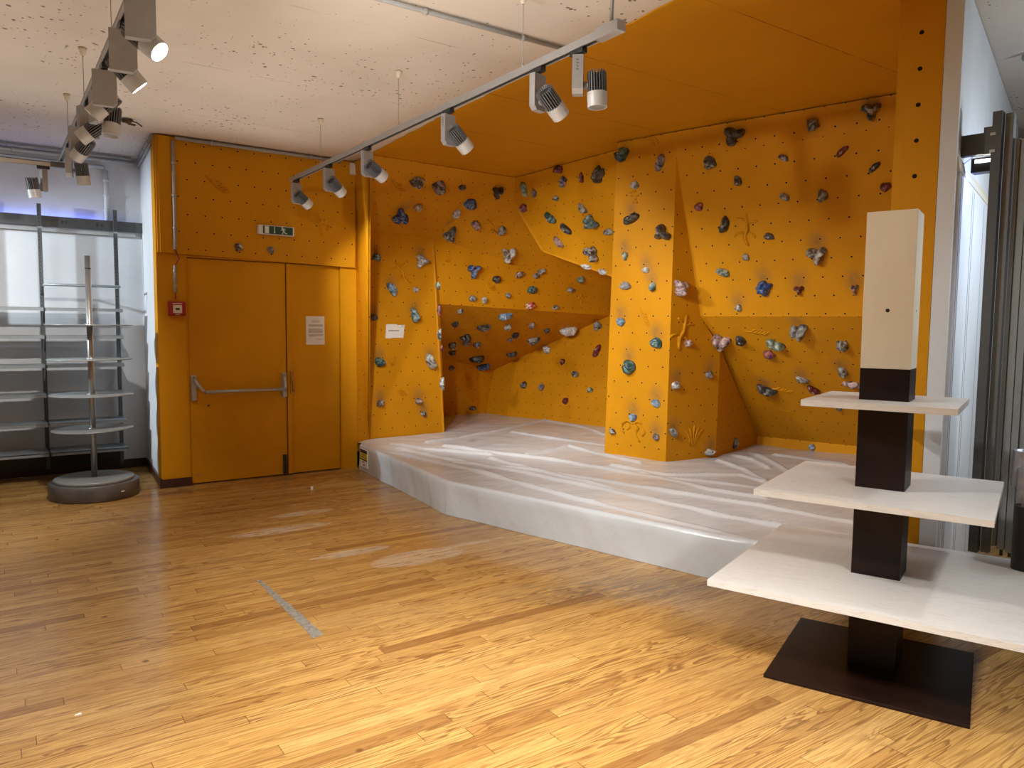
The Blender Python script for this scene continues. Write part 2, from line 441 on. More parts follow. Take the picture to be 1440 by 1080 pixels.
def add_tube(bm, pts, r, n=10):
    pts = [V(p) for p in pts]
    rings = []
    for i, p in enumerate(pts):
        d = (pts[min(i + 1, len(pts) - 1)] - pts[max(i - 1, 0)])
        R = frame_from(d)
        rr = r[i] if isinstance(r, (list, tuple)) else r
        rings.append([bm.verts.new(p + R @ V((math.cos(2 * PI * k / n), math.sin(2 * PI * k / n), 0)) * rr) for k in range(n)])
    for a, b in zip(rings, rings[1:]):
        # align rings
        off = min(range(n), key=lambda o: (a[0].co - b[o].co).length)
        for k in range(n):
            f = bm.faces.new((a[k], a[(k + 1) % n], b[(k + 1 + off) % n], b[(k + off) % n])); f.smooth = True
    bm.faces.new(list(reversed(rings[0]))); bm.faces.new(rings[-1])
def tube(pts, r, n=10):
    bm = newbm(); add_tube(bm, pts, r, n); return bm
def add_prism(bm, pts, vec):
    a = [bm.verts.new(V(p)) for p in pts]; b = [bm.verts.new(V(p) + vec) for p in pts]
    n = len(pts)
    bm.faces.new(a); bm.faces.new(list(reversed(b)))
    for i in range(n): bm.faces.new((a[(i + 1) % n], a[i], b[i], b[(i + 1) % n]))
    bmesh.ops.recalc_face_normals(bm, faces=bm.faces[:])
def prism(pts, vec):
    bm = newbm(); add_prism(bm, pts, V(vec)); return bm
def add_lathe(bm, prof, c, n=48):
    rings = []
    for (r, z) in prof:
        if r < 1e-6: rings.append([bm.verts.new(V(c) + V((0, 0, z)))])
        else: rings.append([bm.verts.new(V(c) + V((r * math.cos(2 * PI * k / n), r * math.sin(2 * PI * k / n), z))) for k in range(n)])
    for a, b in zip(rings, rings[1:]):
        for k in range(n):
            k2 = (k + 1) % n
            if len(a) == 1 and len(b) == 1: continue
            if len(a) == 1: f = bm.faces.new((a[0], b[k2], b[k]))
            elif len(b) == 1: f = bm.faces.new((a[k], a[k2], b[0]))
            else: f = bm.faces.new((a[k], a[k2], b[k2], b[k]))
            f.smooth = True
    bmesh.ops.recalc_face_normals(bm, faces=bm.faces[:])
def lathe(prof, c, n=48):
    bm = newbm(); add_lathe(bm, prof, c, n); return bm
def sharp(o, deg=35):
    me = o.data
    for p in me.polygons: p.use_smooth = True
    try: me.set_sharp_from_angle(angle=math.radians(deg))
    except Exception: pass
    return o

ZC = 3.16          # ceiling
ZM = 0.27          # mat top
YD = 7.35          # wall with the door

# ------------------------------------------------------------------ room shell
struct('floor', box((2.5, 2.2, -0.05), (13.4, 15.2, 0.1)), M['floor'])
struct('ceiling', box((2.5, 2.2, ZC + 0.055), (13.4, 15.2, 0.1)), M['ceiling'])
oc = [(3.115, 7.40), (3.02, 5.6), (2.99, 4.4), (2.93, 3.2), (2.90, 1.9), (3.78, 1.86), (5.3, 2.42), (8.6, 3.5), (8.6, 9.3), (3.115, 9.3)]
# ragged paint edge along the first four
edge = []
def lerp2(a, b, t): return (a[0] + (b[0] - a[0]) * t, a[1] + (b[1] - a[1]) * t)
for a, b in zip(oc[:4], oc[1:5]):
    for k in range(14):
        q = lerp2(a, b, k / 14); edge.append((q[0] + noise.noise(V((q[0] * 3, q[1] * 6, 0))) * 0.03, q[1]))
struct('ceiling.001', prism([(x, y, ZC + 0.004) for x, y in edge + oc[4:]], (0, 0, -0.008)), M['orange_ceiling'])
struct('wall_left', box((-4.1, 2.2, 1.58), (0.1, 15.0, 3.2)), M['hidden_wall'])
struct('wall_front', box((2.5, -5.35, 1.58), (13.2, 0.1, 3.2)), M['hidden_wall'])
struct('wall_right', box((9.1, 2.2, 1.58), (0.1, 15.0, 3.2)), M['hidden_wall'])
struct('wall_back', box((6.2, 9.55, 1.58), (6.2, 0.1, 3.2)), M['hidden_wall'])
YS = 8.60          # wall behind the metal shelving
struct('wall_shelving', box((-1.35, YS + 0.06, 1.58), (5.5, 0.12, 3.2)), M['white_wall'])
XR = 1.27          # white return wall beside the door wall
struct('wall_return', prism([(1.236, 7.353, 0), (1.315, YS + 0.02, 0), (1.44, YS + 0.02, 0), (1.36, 7.51, 0), (1.30, 7.51, 0), (1.30, 7.353, 0)], (0, 0, ZC)), M['white_wall'])
# door wall, orange, with the opening for the double door
bm = newbm()
add_box(bm, V((1.3585, YD + 0.075, 1.58)), V((0.247, 0.15, 3.16)))
add_box(bm, V((3.045, YD + 0.075, 1.58)), V((0.17, 0.15, 3.16)))
add_box(bm, V((2.22, YD + 0.075, 2.63)), V((1.48, 0.15, 1.06)))
struct('wall_door', bm, M['orange_plain'])
# skirting
struct('baseboard_shelving', box((-1.4, YS - 0.01, 0.045), (5.4, 0.02, 0.09)), M['baseboard'])
struct('baseboard_return', prism([(1.215, 7.32, 0), (1.300, YS - 0.02, 0), (1.318, YS - 0.02, 0), (1.240, 7.32, 0)], (0, 0, 0.085)), M['baseboard'])
struct('baseboard_door', box((1.355, YD - 0.018, 0.04), (0.27, 0.02, 0.08)), M['baseboard'])

# ------------------------------------------------------------------ the double door
def y_pick(x, y, Y=YD): return ony(x, y, Y)
dr = thing('door_1', (2.2, YD, 0), 'orange double fire door with a push bar under the exit sign', 'door')
dr['kind'] = 'structure'
del dr['category']
XA, XM, XB = 1.485, 2.398, 2.955
obj('door_leaf', box(((XA + XM) / 2, YD + 0.035, 1.053), (XM - XA - 0.008, 0.045, 2.085), bevel=0.003), M['orange_plain'], dr)
obj('door_leaf', box(((XM + XB) / 2 + 0.02, YD + 0.045, 1.053), (XB - XM - 0.045, 0.045, 2.085), bevel=0.003), M['orange_plain'], dr)
obj('astragal_strip', box((XM + 0.025, YD + 0.012, 1.053), (0.044, 0.03, 2.085), bevel=0.004), M['orange_plain'], dr)
bm = newbm()
add_box(bm, V((XB + 0.008, YD + 0.03, 1.05)), V((0.014, 0.07, 2.1)))
add_box(bm, V((XA - 0.006, YD + 0.03, 1.05)), V((0.012, 0.07, 2.1)))
add_box(bm, V(((XA + XB) / 2, YD + 0.03, 2.108)), V((XB - XA, 0.07, 0.016)))
obj('door_frame', bm, M['orange_plain'], dr)
bmv = newbm(); add_box(bmv, V((2.22, YD + 0.10, 1.05)), V((1.5, 0.02, 2.12)))
obj('gap_shade_sheet', bmv, M['void'], dr)  # near-black sheet behind the leaves, stands in for shade in the gaps
# push bar
pb = obj('push_bar', tube([(1.61, YD - 0.085, 0.868), (1.95, YD - 0.085, 0.87), (2.345, YD - 0.085, 0.87)], 0.016, 14), M['alu'], dr)
for sx_, xx in ((1, 1.525), (-1, 2.365)):
    bm = newbm(); add_box(bm, V((xx, YD - 0.006, 0.905)), V((0.045, 0.035, 0.24)), bevel=0.006)
    obj('mounting_plate', bm, M['alu'], pb)
    end = V((1.61, YD - 0.085, 0.868)) if sx_ == 1 else V((2.345, YD - 0.085, 0.87))
    obj('lever_arm', tube([(xx, YD - 0.025, 1.0), (xx + 0.01 * sx_, YD - 0.055, 0.96), (end.x - 0.02 * sx_ * (1 if sx_ == 1 else 0.5), YD - 0.083, 0.885), end], [0.017, 0.019, 0.016, 0.015], 10), M['alu'], pb)
obj('floor_latch', box((2.365, YD + 0.002, 0.115), (0.035, 0.024, 0.19), bevel=0.004), M['black'], dr)
bm = newbm(); add_tube(bm, [(2.44, YD - 0.012, 1.02), (2.445, YD - 0.03, 0.95), (2.452, YD - 0.035, 0.88), (2.45, YD - 0.02, 0.84)], [0.012, 0.011, 0.010, 0.014], 8)
add_box(bm, V((2.44, YD - 0.006, 0.93)), V((0.03, 0.02, 0.24)), bevel=0.004)
obj('pull_handle', bm, M['brass'], dr)
obj('door_stud', cyl((1.548, YD + 0.02, 0.085), (1.548, YD + 0.005, 0.085), 0.014), M['brass'], dr)
obj('keyhole', cyl((1.655, YD + 0.016, 0.735), (1.655, YD + 0.009, 0.735), 0.010), M['ink'], dr)

# ------------------------------------------------------------------ climbing wall: corner points
ZT = ZC - 0.012
P2b = onz(868, 199, ZC); P3 = onz(1265, 131, ZC)
dirw = (P3 - P2b); dirw.z = 0; dirw.normalize()
PA_top = onz(951, 183, ZC)
band = pln(P2b, P3, P2b + V((0, 0, -1)))
A = onpl(band, 951, 222)
PF_ = onz(936, 649, ZM); PR = onz(1006, 642, ZM); PL_ = onz(850, 637, ZM); FE = onz(1063, 625, ZM)
side = pln(A, PF_, PR)
V1 = onpl(side, 985, 445)
kdir = dirw
f2p = pln(onpl(side, 1013, 490), PR, FE)
KT = onpl(f2p, 1065, 613)
Kpl = pln(V1, V1 + kdir, KT)
V2 = onpl(Kpl, 1013, 490)
V2s = onpl(side, 1013, 490)
TEND = 2.35
def along(p, t): return p + dirw * t
def end_of(p):                       # follow the wall until the partition
    t = (2.02 + 0.32 * (p.x - 3.75) + 0.02 - p.y) / (dirw.y - 0.32 * dirw.x)
    return p + dirw * t
front = pln(P2b, PF_, PL_)
S0 = V((3.112, 7.345, ZC)); S2 = onz(521, 216, ZC); P1 = onz(724.4, 248.5, ZC); P2a = onz(865, 210, ZC)
bL2 = onz(520, 618, ZM); bR = onz(623, 608, ZM)
blk = pln(bL2, bR, bR + V((0, 0, 1)))
T1 = ony(607, 333, 7.76)
Cp = pln(S2, P1, T1)
T0 = onpl(Cp, 520, 325)
T3 = ony(858, 413, 7.62)
Cq = pln(T1, P1, T3)
Q0 = onpl(Cq, 722, 282)
band2 = pln(P1, P2a, Q0)
Q1 = onpl(band2, 865, 250)
HcC = onpl(Cq, 764, 352)
Hc = EYE + (HcC - EYE) * 0.935
Hp = pln(Q0, Q1, Hc)
Hbr = onpl(Hp, 862, 387)
Dbl = ony(616, 427.5, 7.72)
Dp = pln(T1, T3, Dbl)
Dbr = onpl(Dp, 858, 443.5)
bc = onz(683, 581, ZM); ge = onz(853, 601, ZM)
Gp = pln(bc, ge, Dbr)
Gtl = onpl(Gp, 695, 520)
Ep = pln(Dbl, Dbr, Gtl)
fl_ = onz(612, 584, ZM)
Ftl = onpl(Ep, 612, 503)
Fp = pln(bc, fl_, Gtl)
sideL = pln(T1, bR, V((4.95, 9.0, ZM)))
zlow = ZM - 0.10
def down(p, q, z=None):
    """extend the edge p (upper) -> q (on the mat) a little below the mat top"""
    z = zlow if z is None else z
    d = q - p
    return p + d * ((z - p.z) / d.z)
def up(p, z=ZT): return V((p.x, p.y, z))
def drop(p): return V((p.x, p.y, zlow))
PLT = up(P2b); PAT = up(PA_top)
backL = V((7.055, 7.395, 0))
pbn = V((backL.y - P2b.y, -(backL.x - P2b.x), 0)).normalized()
def toPB(a, b):                      # carry the line a-b on to the hidden rear flank of the column
    d = b - a
    return a + d * (pbn.dot(P2b - a) / pbn.dot(d))
PAN = {   # key: (name, label, polygon)
 'PF': ('column_front_panel', 'front panel of the central column', [PLT, PAT, A, down(A, PF_), down(P2b, PL_)]),
 'PS': ('column_flank_panel', 'shaded flank panel of the central column', [A, V1, V2s, down(V2s, PR), down(A, PF_)]),
 'F2': ('column_flank_panel', 'rear flank panel of the central column', [V2s, KT, down(KT, FE), down(V2s, PR)]),
 'BD': ('ceiling_strip_panel', 'strip under the ceiling', [PAT, up(end_of(PA_top)), end_of(A), A]),
 'J': ('upper_panel', 'wide upper panel', [A, end_of(A), end_of(V1), V1]),
 'K': ('overhang_panel', 'sloping lower panel', [V1, end_of(V1), end_of(KT), KT, V2]),
 'KK': ('kickboard', None, [KT, end_of(KT), drop(end_of(FE)), drop(FE)]),
 'B': ('corner_panel', None, [up(S0), up(S2), T0, drop(bL2), V((3.135, 7.36, zlow))]),
 'BK': ('flat_panel', 'flat panel beside the door', [T0, T1, drop(bR), drop(bL2)]),
 'S': ('flank_panel', None, [T1, Dbl, V((4.95, 9.0, 1.9)), V((4.95, 9.0, zlow)), drop(bR)]),
 'C': ('overhang_panel', 'dark upper overhang', [up(S2), up(P1), T1, T0]),
 'C1': ('overhang_panel', 'dark overhang under the bright tilted face', [up(P1), Q0, HcC, toPB(HcC, onpl(Cq, 872, 368)), toPB(T1, T3), T1]),
 'HL': ('panel_edge', None, [Q0, Hc, HcC]),
 'HU': ('panel_underside', None, [Hc, toPB(Hc, Hbr), toPB(HcC, onpl(Cq, 868, 384)), HcC]),
 'D': ('slanted_band_panel', None, [T1, toPB(T1, T3), toPB(Dbl, Dbr), Dbl]),
 'E': ('overhang_panel', 'ceiling of the recess', [Dbl, toPB(Dbl, Dbr), Gtl, Ftl]),
 'F': ('recess_back_panel', None, [Ftl, Gtl, down(Gtl, bc), down(Ftl, fl_)]),
 'G': ('recess_side_panel', None, [Gtl, toPB(Gtl, Dbr), down(Dbr, ge) + (toPB(bc, ge) - ge), down(Gtl, bc)]),
 'B2': ('ceiling_strip_panel', 'strip above the recess', [up(P1), toPB(up(P1), up(P2a)), toPB(Q0, Q1), Q0]),
 'H': ('tilted_panel', 'bright tilted panel', [Q0, toPB(Q0, Q1), toPB(Hc, Hbr), Hc]),
 'PB': ('column_back_flank', None, [PLT, down(P2b, PL_), drop(backL), up(backL)]),
}
def poly_plane(pts):
    n = V((0, 0, 0))
    for i in range(len(pts)):
        a, b = pts[i], pts[(i + 1) % len(pts)]
        n += V(((a.y - b.y) * (a.z + b.z), (a.z - b.z) * (a.x + b.x), (a.x - b.x) * (a.y + b.y)))
    n.normalize()
    c = sum(pts, V((0, 0, 0))) / len(pts)
    if n.dot(EYE - c) < 0: n = -n
    return (c, n)
PLN = {k: poly_plane(v[2]) for k, v in PAN.items()}
PLN['PB'] = (PLN['PB'][0], V((-0.76, 0.65, 0)).normalized())
PLN['DP'] = (V((2.2, YD - 0.03, 2.6)), V((0, -1, 0)))
def axes(n):
    u = V((0, 0, 1)).cross(n).normalized()
    return u, n.cross(u).normalized()

# ------------------------------------------------------------------ holds: key, x, y, w, h, type, colour, angle, smudge
HOLDS = [
 ('C',586,255,19,16,'c','bw',10,0),('C',617,262,17,18,'f','pu',-50,0),('C',650,263,10,8,'r','dg',0,0),('C',699,268,18,18,'t','bk',180,0),
 ('C',661,286,15,17,'o','bl',80,0),('C',642,299,11,15,'d','wh',0,0),('C',588,291,11,10,'r','gw',0,0),('C',563,303,20,21,'t','bl',20,1),
 ('C',669,316,13,12,'f','pk',-45,0),('C',705.6,323,12,15,'d','gr',0,0),('C',632.6,329,19,20,'t','bw',-20,1),('C',714,356,19,19,'t','gw',180,0),
 ('C',816.7,393,10,11,'o','gn',60,0),('C',761.6,381,10,7,'f','gr',20,0),('D',754,388,9,8,'r','gr',0,0),
 ('BK',529,362,13,11,'c','tl',0,1),('BK',592,368,19,19,'t','gw',30,1),('BK',551,407,18,12,'f','lb',-55,1),('BK',585,407.5,8,8,'r','gw',0,0),
 ('BK',583,444,18,12,'f','tl',-75,1),('BK',526,446,10,10,'r','dg',0,1),('BK',534,509.5,15,13,'o','tq',-25,1),('BK',605,509,20,13,'f','gw',-65,1),
 ('BK',535,567,12,10,'c','gr',20,1),('BK',589,564.5,10,9,'r','pk',0,1),('BK',595.5,582,8,8,'r','bw',0,1),
 ('S',618,402,11,11,'o','gn',0,0),('S',619.5,437,6,9,'o','rd',90,0),('S',620,470,6,9,'o','gr',90,0),('S',622,490,4,6,'o','rd',90,0),('S',624,540,7,10,'o','gr',90,0),
 ('D',666,381,19,19,'t','bl',60,0),('D',698,393,11,11,'r','bk',0,0),('D',730.5,386.5,13,9,'f','pk',20,0),('D',748,408,13,11,'o','tq',0,0),
 ('D',714,415,8,9,'d','gr',0,0),('D',664.4,420,11,9,'o','gr',0,0),('D',681,421.5,9,11,'d','gw',0,0),('D',745.5,430,14,11,'c','rw',20,0),
 ('D',802,408,9,8,'r','gr',0,0),('D',781,432.7,9,7,'o','gr',0,0),
 ('E',647,437,9,6,'o','gr',0,0),('E',640,455,8,9,'c','bk',0,0),('E',679.5,459,14,8,'f','dg',15,0),('E',710.4,443,14,9,'f','lb',25,0),
 ('E',714,459,9,9,'r','gw',0,0),('E',724.4,470,9,8,'c','bk',0,0),('E',748,456,9,10,'d','pk',0,0),('E',769,464,8,6,'o','dg',0,0),
 ('E',799,463,18,11,'f','wh',20,0),('E',750,477,13,9,'f','bw',15,0),('E',717,477,6,5,'r','gr',0,0),('E',655,473,15,9,'t','bk',0,0),
 ('E',655.5,481.5,10,7,'o','gr',0,0),('E',636,484,11,8,'c','dg',0,0),('E',671,483.5,10,7,'o','dg',0,0),('E',635.6,495,10,6,'o','dg',0,0),
 ('E',671,503,15,9,'f','bk',15,0),('E',719.6,497,11,7,'f','dg',20,0),('E',680,514,14,8,'f','bl',15,0),('G',769,493,13,11,'d','wh',150,0),
 ('F',635,518,8,7,'o','dg',0,0),('F',665,574,10,6,'o','dg',0,0),
 ('G',736.7,543,10,11,'d','dg',180,0),('G',761.6,545,8,10,'r','gr',0,0),('G',795.6,564.5,8,9,'o','rd',90,0),('G',809,527,12,10,'d','bw',160,0),
 ('G',791,510,7,10,'d','rd',180,0),('G',840,494.5,16,8,'f','rd',80,0),('G',841,459.6,11,12,'c','gr',30,0),('G',830,549,8,8,'r','gn',0,0),
 ('B2',738.3,265.6,16,9,'f','gn',75,0),('B2',751.8,271.6,10,7,'f','gr',50,0),('B2',786,238,13,12,'c','rd',0,0),('B2',793,255,13,10,'f','pu',50,0),
 ('B2',818.4,250,12,7,'f','rd',65,0),('B2',843,245,20,19,'c','bk',40,0),
 ('H',737,291,9,13,'d','br',0,0),('H',782,279,8,8,'r','gr',0,0),('H',775,306,16,10,'f','tq',-50,0),('H',820,293,13,9,'f','gr',-60,0),
 ('H',797,321.5,16,9,'f','bk',-50,0),('H',832.7,313,19,22,'t','tl',0,0),('H',856,326,7,19,'o','gr',90,0),('H',786.7,340.5,15,8,'f','pk',-60,0),
 ('H',834,355,19,21,'t','bw',-50,0),('H',825,375,13,8,'o','wh',-15,0),('H',848,382,11,8,'o','wh',-15,0),
 ('PF',875,217,19,18,'p','tq',35,0),('PF',929,229,21,13,'f','pu',65,0),('PF',893,260.6,10,14,'o','gw',80,0),('PF',888,307,22,14,'p','bk',20,1),
 ('PF',932,329,22,23,'t','dg',0,0),('PF',879.5,359,9,13,'d','gn',0,1),('PF',908.6,380,10,9,'r','gw',0,1),('PF',879.5,402,16,12,'o','gr',0,0),
 ('PF',917.7,404,11,14,'d','tl',160,1),('PF',873.7,452.5,10,13,'o','lb',70,1),('PF',923.5,482,13,19,'o','tq',80,1),('PF',884.5,515.6,17,21,'p','tq',60,1),
 ('PF',922.8,567,10,14,'o','lb',70,1),('PF',890.5,587,11,11,'o','lb',45,1),('PF',861.6,606.6,9,9,'c','bw',0,0),('PF',923,614,9,10,'o','pu',70,1),
 ('PS',955,403,19,24,'t','pk',170,0),('PS',967,482.6,10,11,'c','pk',0,0),('PS',950,542,9,15,'o','gw',90,1),('PS',996.5,527,10,11,'r','gr',0,1),
 ('PS',946.4,608,13,9,'f','gr',-50,1),('PS',997.4,636,14,11,'c','wh',0,1),('F2',1033,623.4,8,11,'o','dg',80,0),
 ('BD',1033,191,28,27,'t','bk',40,0),('BD',1143,175,20,19,'c','bw',-40,0),('BD',1226,155,28,27,'t','bw',180,1),
 ('J',997.4,229,16,21,'p','bw',100,0),('J',1038,255,13,16,'d','dg',200,0),('J',983,290.7,13,12,'o','br',30,0),('J',1018.6,316,22,14,'p','bk',65,0),
 ('J',1048.7,361,11,12,'d','gr',40,0),('J',1017,383,18,12,'f','gn',-20,0),('J',1038.6,433,10,10,'r','gw',0,1),('J',1102,222,14,10,'f','pu',-30,0),
 ('J',1184.4,212.7,19,10,'f','rd',40,0),('J',1230,235,18,10,'f','bk',40,0),('J',1245.6,262.7,17,13,'o','rd',20,0),('J',1103.5,277,14,11,'f','gr',-30,0),
 ('J',1156,275,22,15,'d','gr',80,0),('J',1081.4,332.6,15,10,'o','dg',-10,0),('J',1150,357,30,25,'t','bw',185,1),('J',1075,404.6,22,22,'c','bl',40,1),
 ('J',1123.9,407,15,14,'t','rd',180,1),('J',1202,406,12,14,'t','pk',180,1),
 ('K',1016.5,478,25,18,'t','pk',160,0),('K',1041.7,478.5,14,14,'r','bk',0,0),('K',1124,463.5,25,19,'t','gr',185,1),('K',1090.4,483,21,14,'p','gn',-30,0),
 ('K',1082,497.5,17,10,'o','br',-20,0),('K',1185,484.5,17,13,'c','gr',40,0),('K',1185,522.6,14,14,'r','gr',0,1),('K',1198.5,540,12,17,'o','pk',80,0),
 ('K',1128,533,14,9,'f','gr',-25,1),('K',1144,547,15,9,'f','rd',-40,0),('K',1078,546.7,21,13,'p','bk',-25,1),('K',1180,574,9,5,'o','dg',0,0),
 ('KK',1142,629,10,9,'r','lb',0,0),('KK',1113,634,11,4,'o','dg',0,0),
 ('DP',335.3,347.5,13,12,'c','bw',0,0),('DP',380.3,351,11,12,'d','gr',20,0),
]
from mathutils.bvhtree import BVHTree
def panel_tris(key):
    bm = bmesh.new()
    vs = [bm.verts.new(p) for p in PAN[key][2]]
    f = bm.faces.new(vs); f.normal_update()
    if f.normal.dot(PLN[key][1]) < 0: f.normal_flip()
    bmesh.ops.triangulate(bm, faces=[f])
    tr = [[v_.co.copy() for v_ in f_.verts] for f_ in bm.faces]
    bm.free(); return tr
PTRI = {k: panel_tris(k) for k in PAN}
PBVH = {}
for k, tr in PTRI.items():
    PBVH[k] = BVHTree.FromPolygons([p for t in tr for p in t], [(3 * i, 3 * i + 1, 3 * i + 2) for i in range(len(tr))])
_cc = PTRI['C'] + PTRI['C1']
PBVH['C'] = BVHTree.FromPolygons([p for t in _cc for p in t], [(3 * i, 3 * i + 1, 3 * i + 2) for i in range(len(_cc))])
def on_panel(key, x, y):
    P, n = PLN[key]
    if key in PBVH:
        d = ray(x, y).normalized()
        loc, nn, idx, dist = PBVH[key].ray_cast(EYE, d)
        if loc is not None:
            if nn.dot(-d) < 0: nn = -nn
            return loc, nn
    return onp(x, y, P, n), n
def cinfo(i):
    key, x, y, w, h, ty, co, an, sm = HOLDS[i]
    c, n = on_panel(key, x, y)
    u, v = axes(n)
    e = 0.01
    pc, pu, pv = proj(c), proj(c + u * e), proj(c + v * e)
    su = (pu - pc).length / e; sv = (pv - pc).length / e
    return c, n, u, v, su, sv
HINFO = [cinfo(i) for i in range(len(HOLDS))]

# ------------------------------------------------------------------ climbing wall panels
cw = thing('climbing_wall', (5.0, 6.0, 0), 'orange plywood bouldering wall of tilted faces rising from a white mat', 'climbing wall')
TH = 0.02
def build_panel(key):
    name, lab, pts = PAN[key]
    P, n = PLN[key]
    u, v = axes(n)
    bm = newbm()
    vs = [bm.verts.new(p) for p in pts]
    f = bm.faces.new(vs)
    f.normal_update()
    if f.normal.dot(n) < 0: f.normal_flip()
    bmesh.ops.triangulate(bm, faces=[f])
    tris = [[v_.co.copy() for v_ in f_.verts] for f_ in bm.faces]
    step = 0.03
    if key in ('PB', 'B', 'HL', 'HU', 'C1', 'F2', 'D', 'E', 'F', 'B2', 'S'): step = 0.5
    for ax in (u, v):
        ds = [ax.dot(p) for p in pts]
        t = math.floor(min(ds) / step) * step + step
        while t < max(ds):
            bmesh.ops.bisect_plane(bm, geom=bm.verts[:] + bm.edges[:] + bm.faces[:], plane_co=ax * t, plane_no=ax, dist=1e-6)
            t += step
    uvl = bm.loops.layers.uv.new('UVMap')
    cl = bm.verts.layers.float.new('scuff')
    sm = [HINFO[i] for i in range(len(HOLDS)) if HOLDS[i][0] == key and HOLDS[i][8]]
    smh = [HOLDS[i] for i in range(len(HOLDS)) if HOLDS[i][0] == key and HOLDS[i][8]]
    o0 = pts[0]
    for vv in bm.verts:
        s = 0
        for (c, nn, uu, v2, su, sv), hd in zip(sm, smh):
            d = vv.co - c
            a, b = d.dot(uu), d.dot(v2) - hd[4] / sv * 0.5 - 0.03
            s += 0.62 * math.exp(-(a * a) / (2 * 0.042 ** 2) - (b * b) / (2 * 0.055 ** 2))
        vv[cl] = min(s, 0.75)
    for ff in bm.faces:
        for lp in ff.loops:
            d = lp.vert.co - o0
            lp[uvl].uv = (d.dot(u), d.dot(v))
    # back and edges
    b2 = [bm.verts.new(p - n * TH) for p in pts]
    a2 = [bm.verts.new(V(p)) for p in pts]
    k = len(pts)
    extra = []
    for t_ in tris:
        bf = bm.faces.new([bm.verts.new(p - n * TH) for p in t_]); bf.normal_update()
        if bf.normal.dot(n) > 0: bf.normal_flip()
        extra.append(bf)
    for i in range(k):
        q = bm.faces.new((a2[i], a2[(i + 1) % k], b2[(i + 1) % k], b2[i])); q.normal_update()
        c = (a2[i].co + a2[(i + 1) % k].co) / 2
        if q.normal.dot(c - P) < 0: q.normal_flip()
        extra.append(q)
    for q in extra:
        for lp in q.loops: lp[uvl].uv = (0.0375, 0.0775)
    o = obj(name, bm, M['orange'], cw)
    if lab: o['label'] = lab
    return o
for key in PAN: build_panel(key)

# carved relief figures pressed into the panels
def relief(key, cx, cy, kind, sc=1.0, rot=0.0, parent=None):
    c, n = on_panel(key, cx, cy); u, v = axes(n)
    rnd = random.Random(int(cx * 7 + cy))
    bm = newbm()
    ca, sa = math.cos(rot), math.sin(rot)
    def T(a, b): return c + u * ((a * ca - b * sa) * sc) + v * ((a * sa + b * ca) * sc) + n * 0.001
    def stroke(pts, r=0.009):
        k = len(pts)
        add_tube(bm, [T(*p) for p in pts], [1.25 * r * sc * (0.35 + 0.65 * math.sin(PI * (i + 0.6) / (k + 0.2))) for i in range(k)], 8)
    if kind == 'waves':
        for j in range(5):
            ph = rnd.random() * 2
            stroke([(-0.09 + 0.022 * i + j * 0.022, 0.075 - j * 0.022 - 0.006 * i + 0.012 * math.sin(i * 1.2 + ph)) for i in range(7)], 0.008)
    elif kind == 'gecko':
        stroke([(-0.04, 0.12), (-0.02, 0.06), (0.01, 0.0), (0.0, -0.06), (0.03, -0.11), (0.06, -0.13)], 0.014)
        for (a, b) in (((-0.02, 0.05), (-0.09, 0.06)), ((-0.01, 0.04), (0.06, 0.09)), ((0.0, -0.04), (-0.07, -0.07)), ((0.01, -0.04), (0.08, -0.03))):
            stroke([a, ((a[0] + b[0]) / 2, (a[1] + b[1]) / 2 + 0.012), b, (b[0] * 1.15, b[1] * 1.15 - 0.015)], 0.008)
    elif kind == 'dots':
        for j in range(9):
            a, b = rnd.uniform(-0.05, 0.05), rnd.uniform(-0.09, 0.09)
            stroke([(a - 0.012, b), (a, b + 0.006), (a + 0.012, b)], 0.009)
    elif kind == 'arcs':
        for r in (0.035, 0.06, 0.085):
            stroke([(r * math.cos(t), r * math.sin(t)) for t in [PI * 1.05 + 0.22 * i for i in range(10)]], 0.008)
    elif kind == 'horse':
        stroke([(-0.12, 0.03), (-0.06, 0.07), (0.0, 0.05), (0.06, 0.07), (0.10, 0.05)], 0.012)
        stroke([(-0.11, 0.03), (-0.13, -0.03), (-0.10, -0.06)], 0.009)
        stroke([(0.02, 0.05), (0.06, 0.0), (0.02, -0.05), (0.05, -0.11), (0.07, -0.13)], 0.012)
        stroke([(0.10, 0.02), (0.13, -0.03), (0.10, -0.07)], 0.009)
        stroke([(-0.05, 0.05), (-0.03, 0.01), (-0.06, -0.02)], 0.008)
    elif kind == 'grass':
        for j in range(5):
            a = (j - 2) * 0.03
            stroke([(a * 0.4, -0.1), (a * 0.7, -0.03), (a * 1.2, 0.03), (a * 1.9, 0.10 - abs(j - 2) * 0.02)], 0.008)
    obj('relief_figure', bm, M['orange_plain'], parent or cw)
for r in [('C',556,262,'waves',1.0,0),('C',692,318,'gecko',1.0,0.4),('BK',565,383,'gecko',1.05,0.3),('D',631,364,'dots',0.8,0),('D',693,398,'arcs',1.0,0),
          ('PF',903,446,'waves',0.8,-0.5),('PF',890,602,'horse',1.0,0),('PF',893,279,'dots',0.9,0),('PS',960,466,'gecko',1.2,-0.5),('PS',975,613,'grass',1.0,0),
          ('J',1050,322,'gecko',1.0,-0.4),('K',1064,469,'waves',0.9,0.5),('K',1098,550,'waves',0.9,0.4),('K',1102,578,'waves',0.5,0.3),('BK',563,558,'arcs',0.9,PI),
          ('D',817,420,'dots',0.9,0.5),('PF',918,206,'arcs',0.8,PI),('BK',552,507,'grass',0.6,0)]:
    relief(*r)

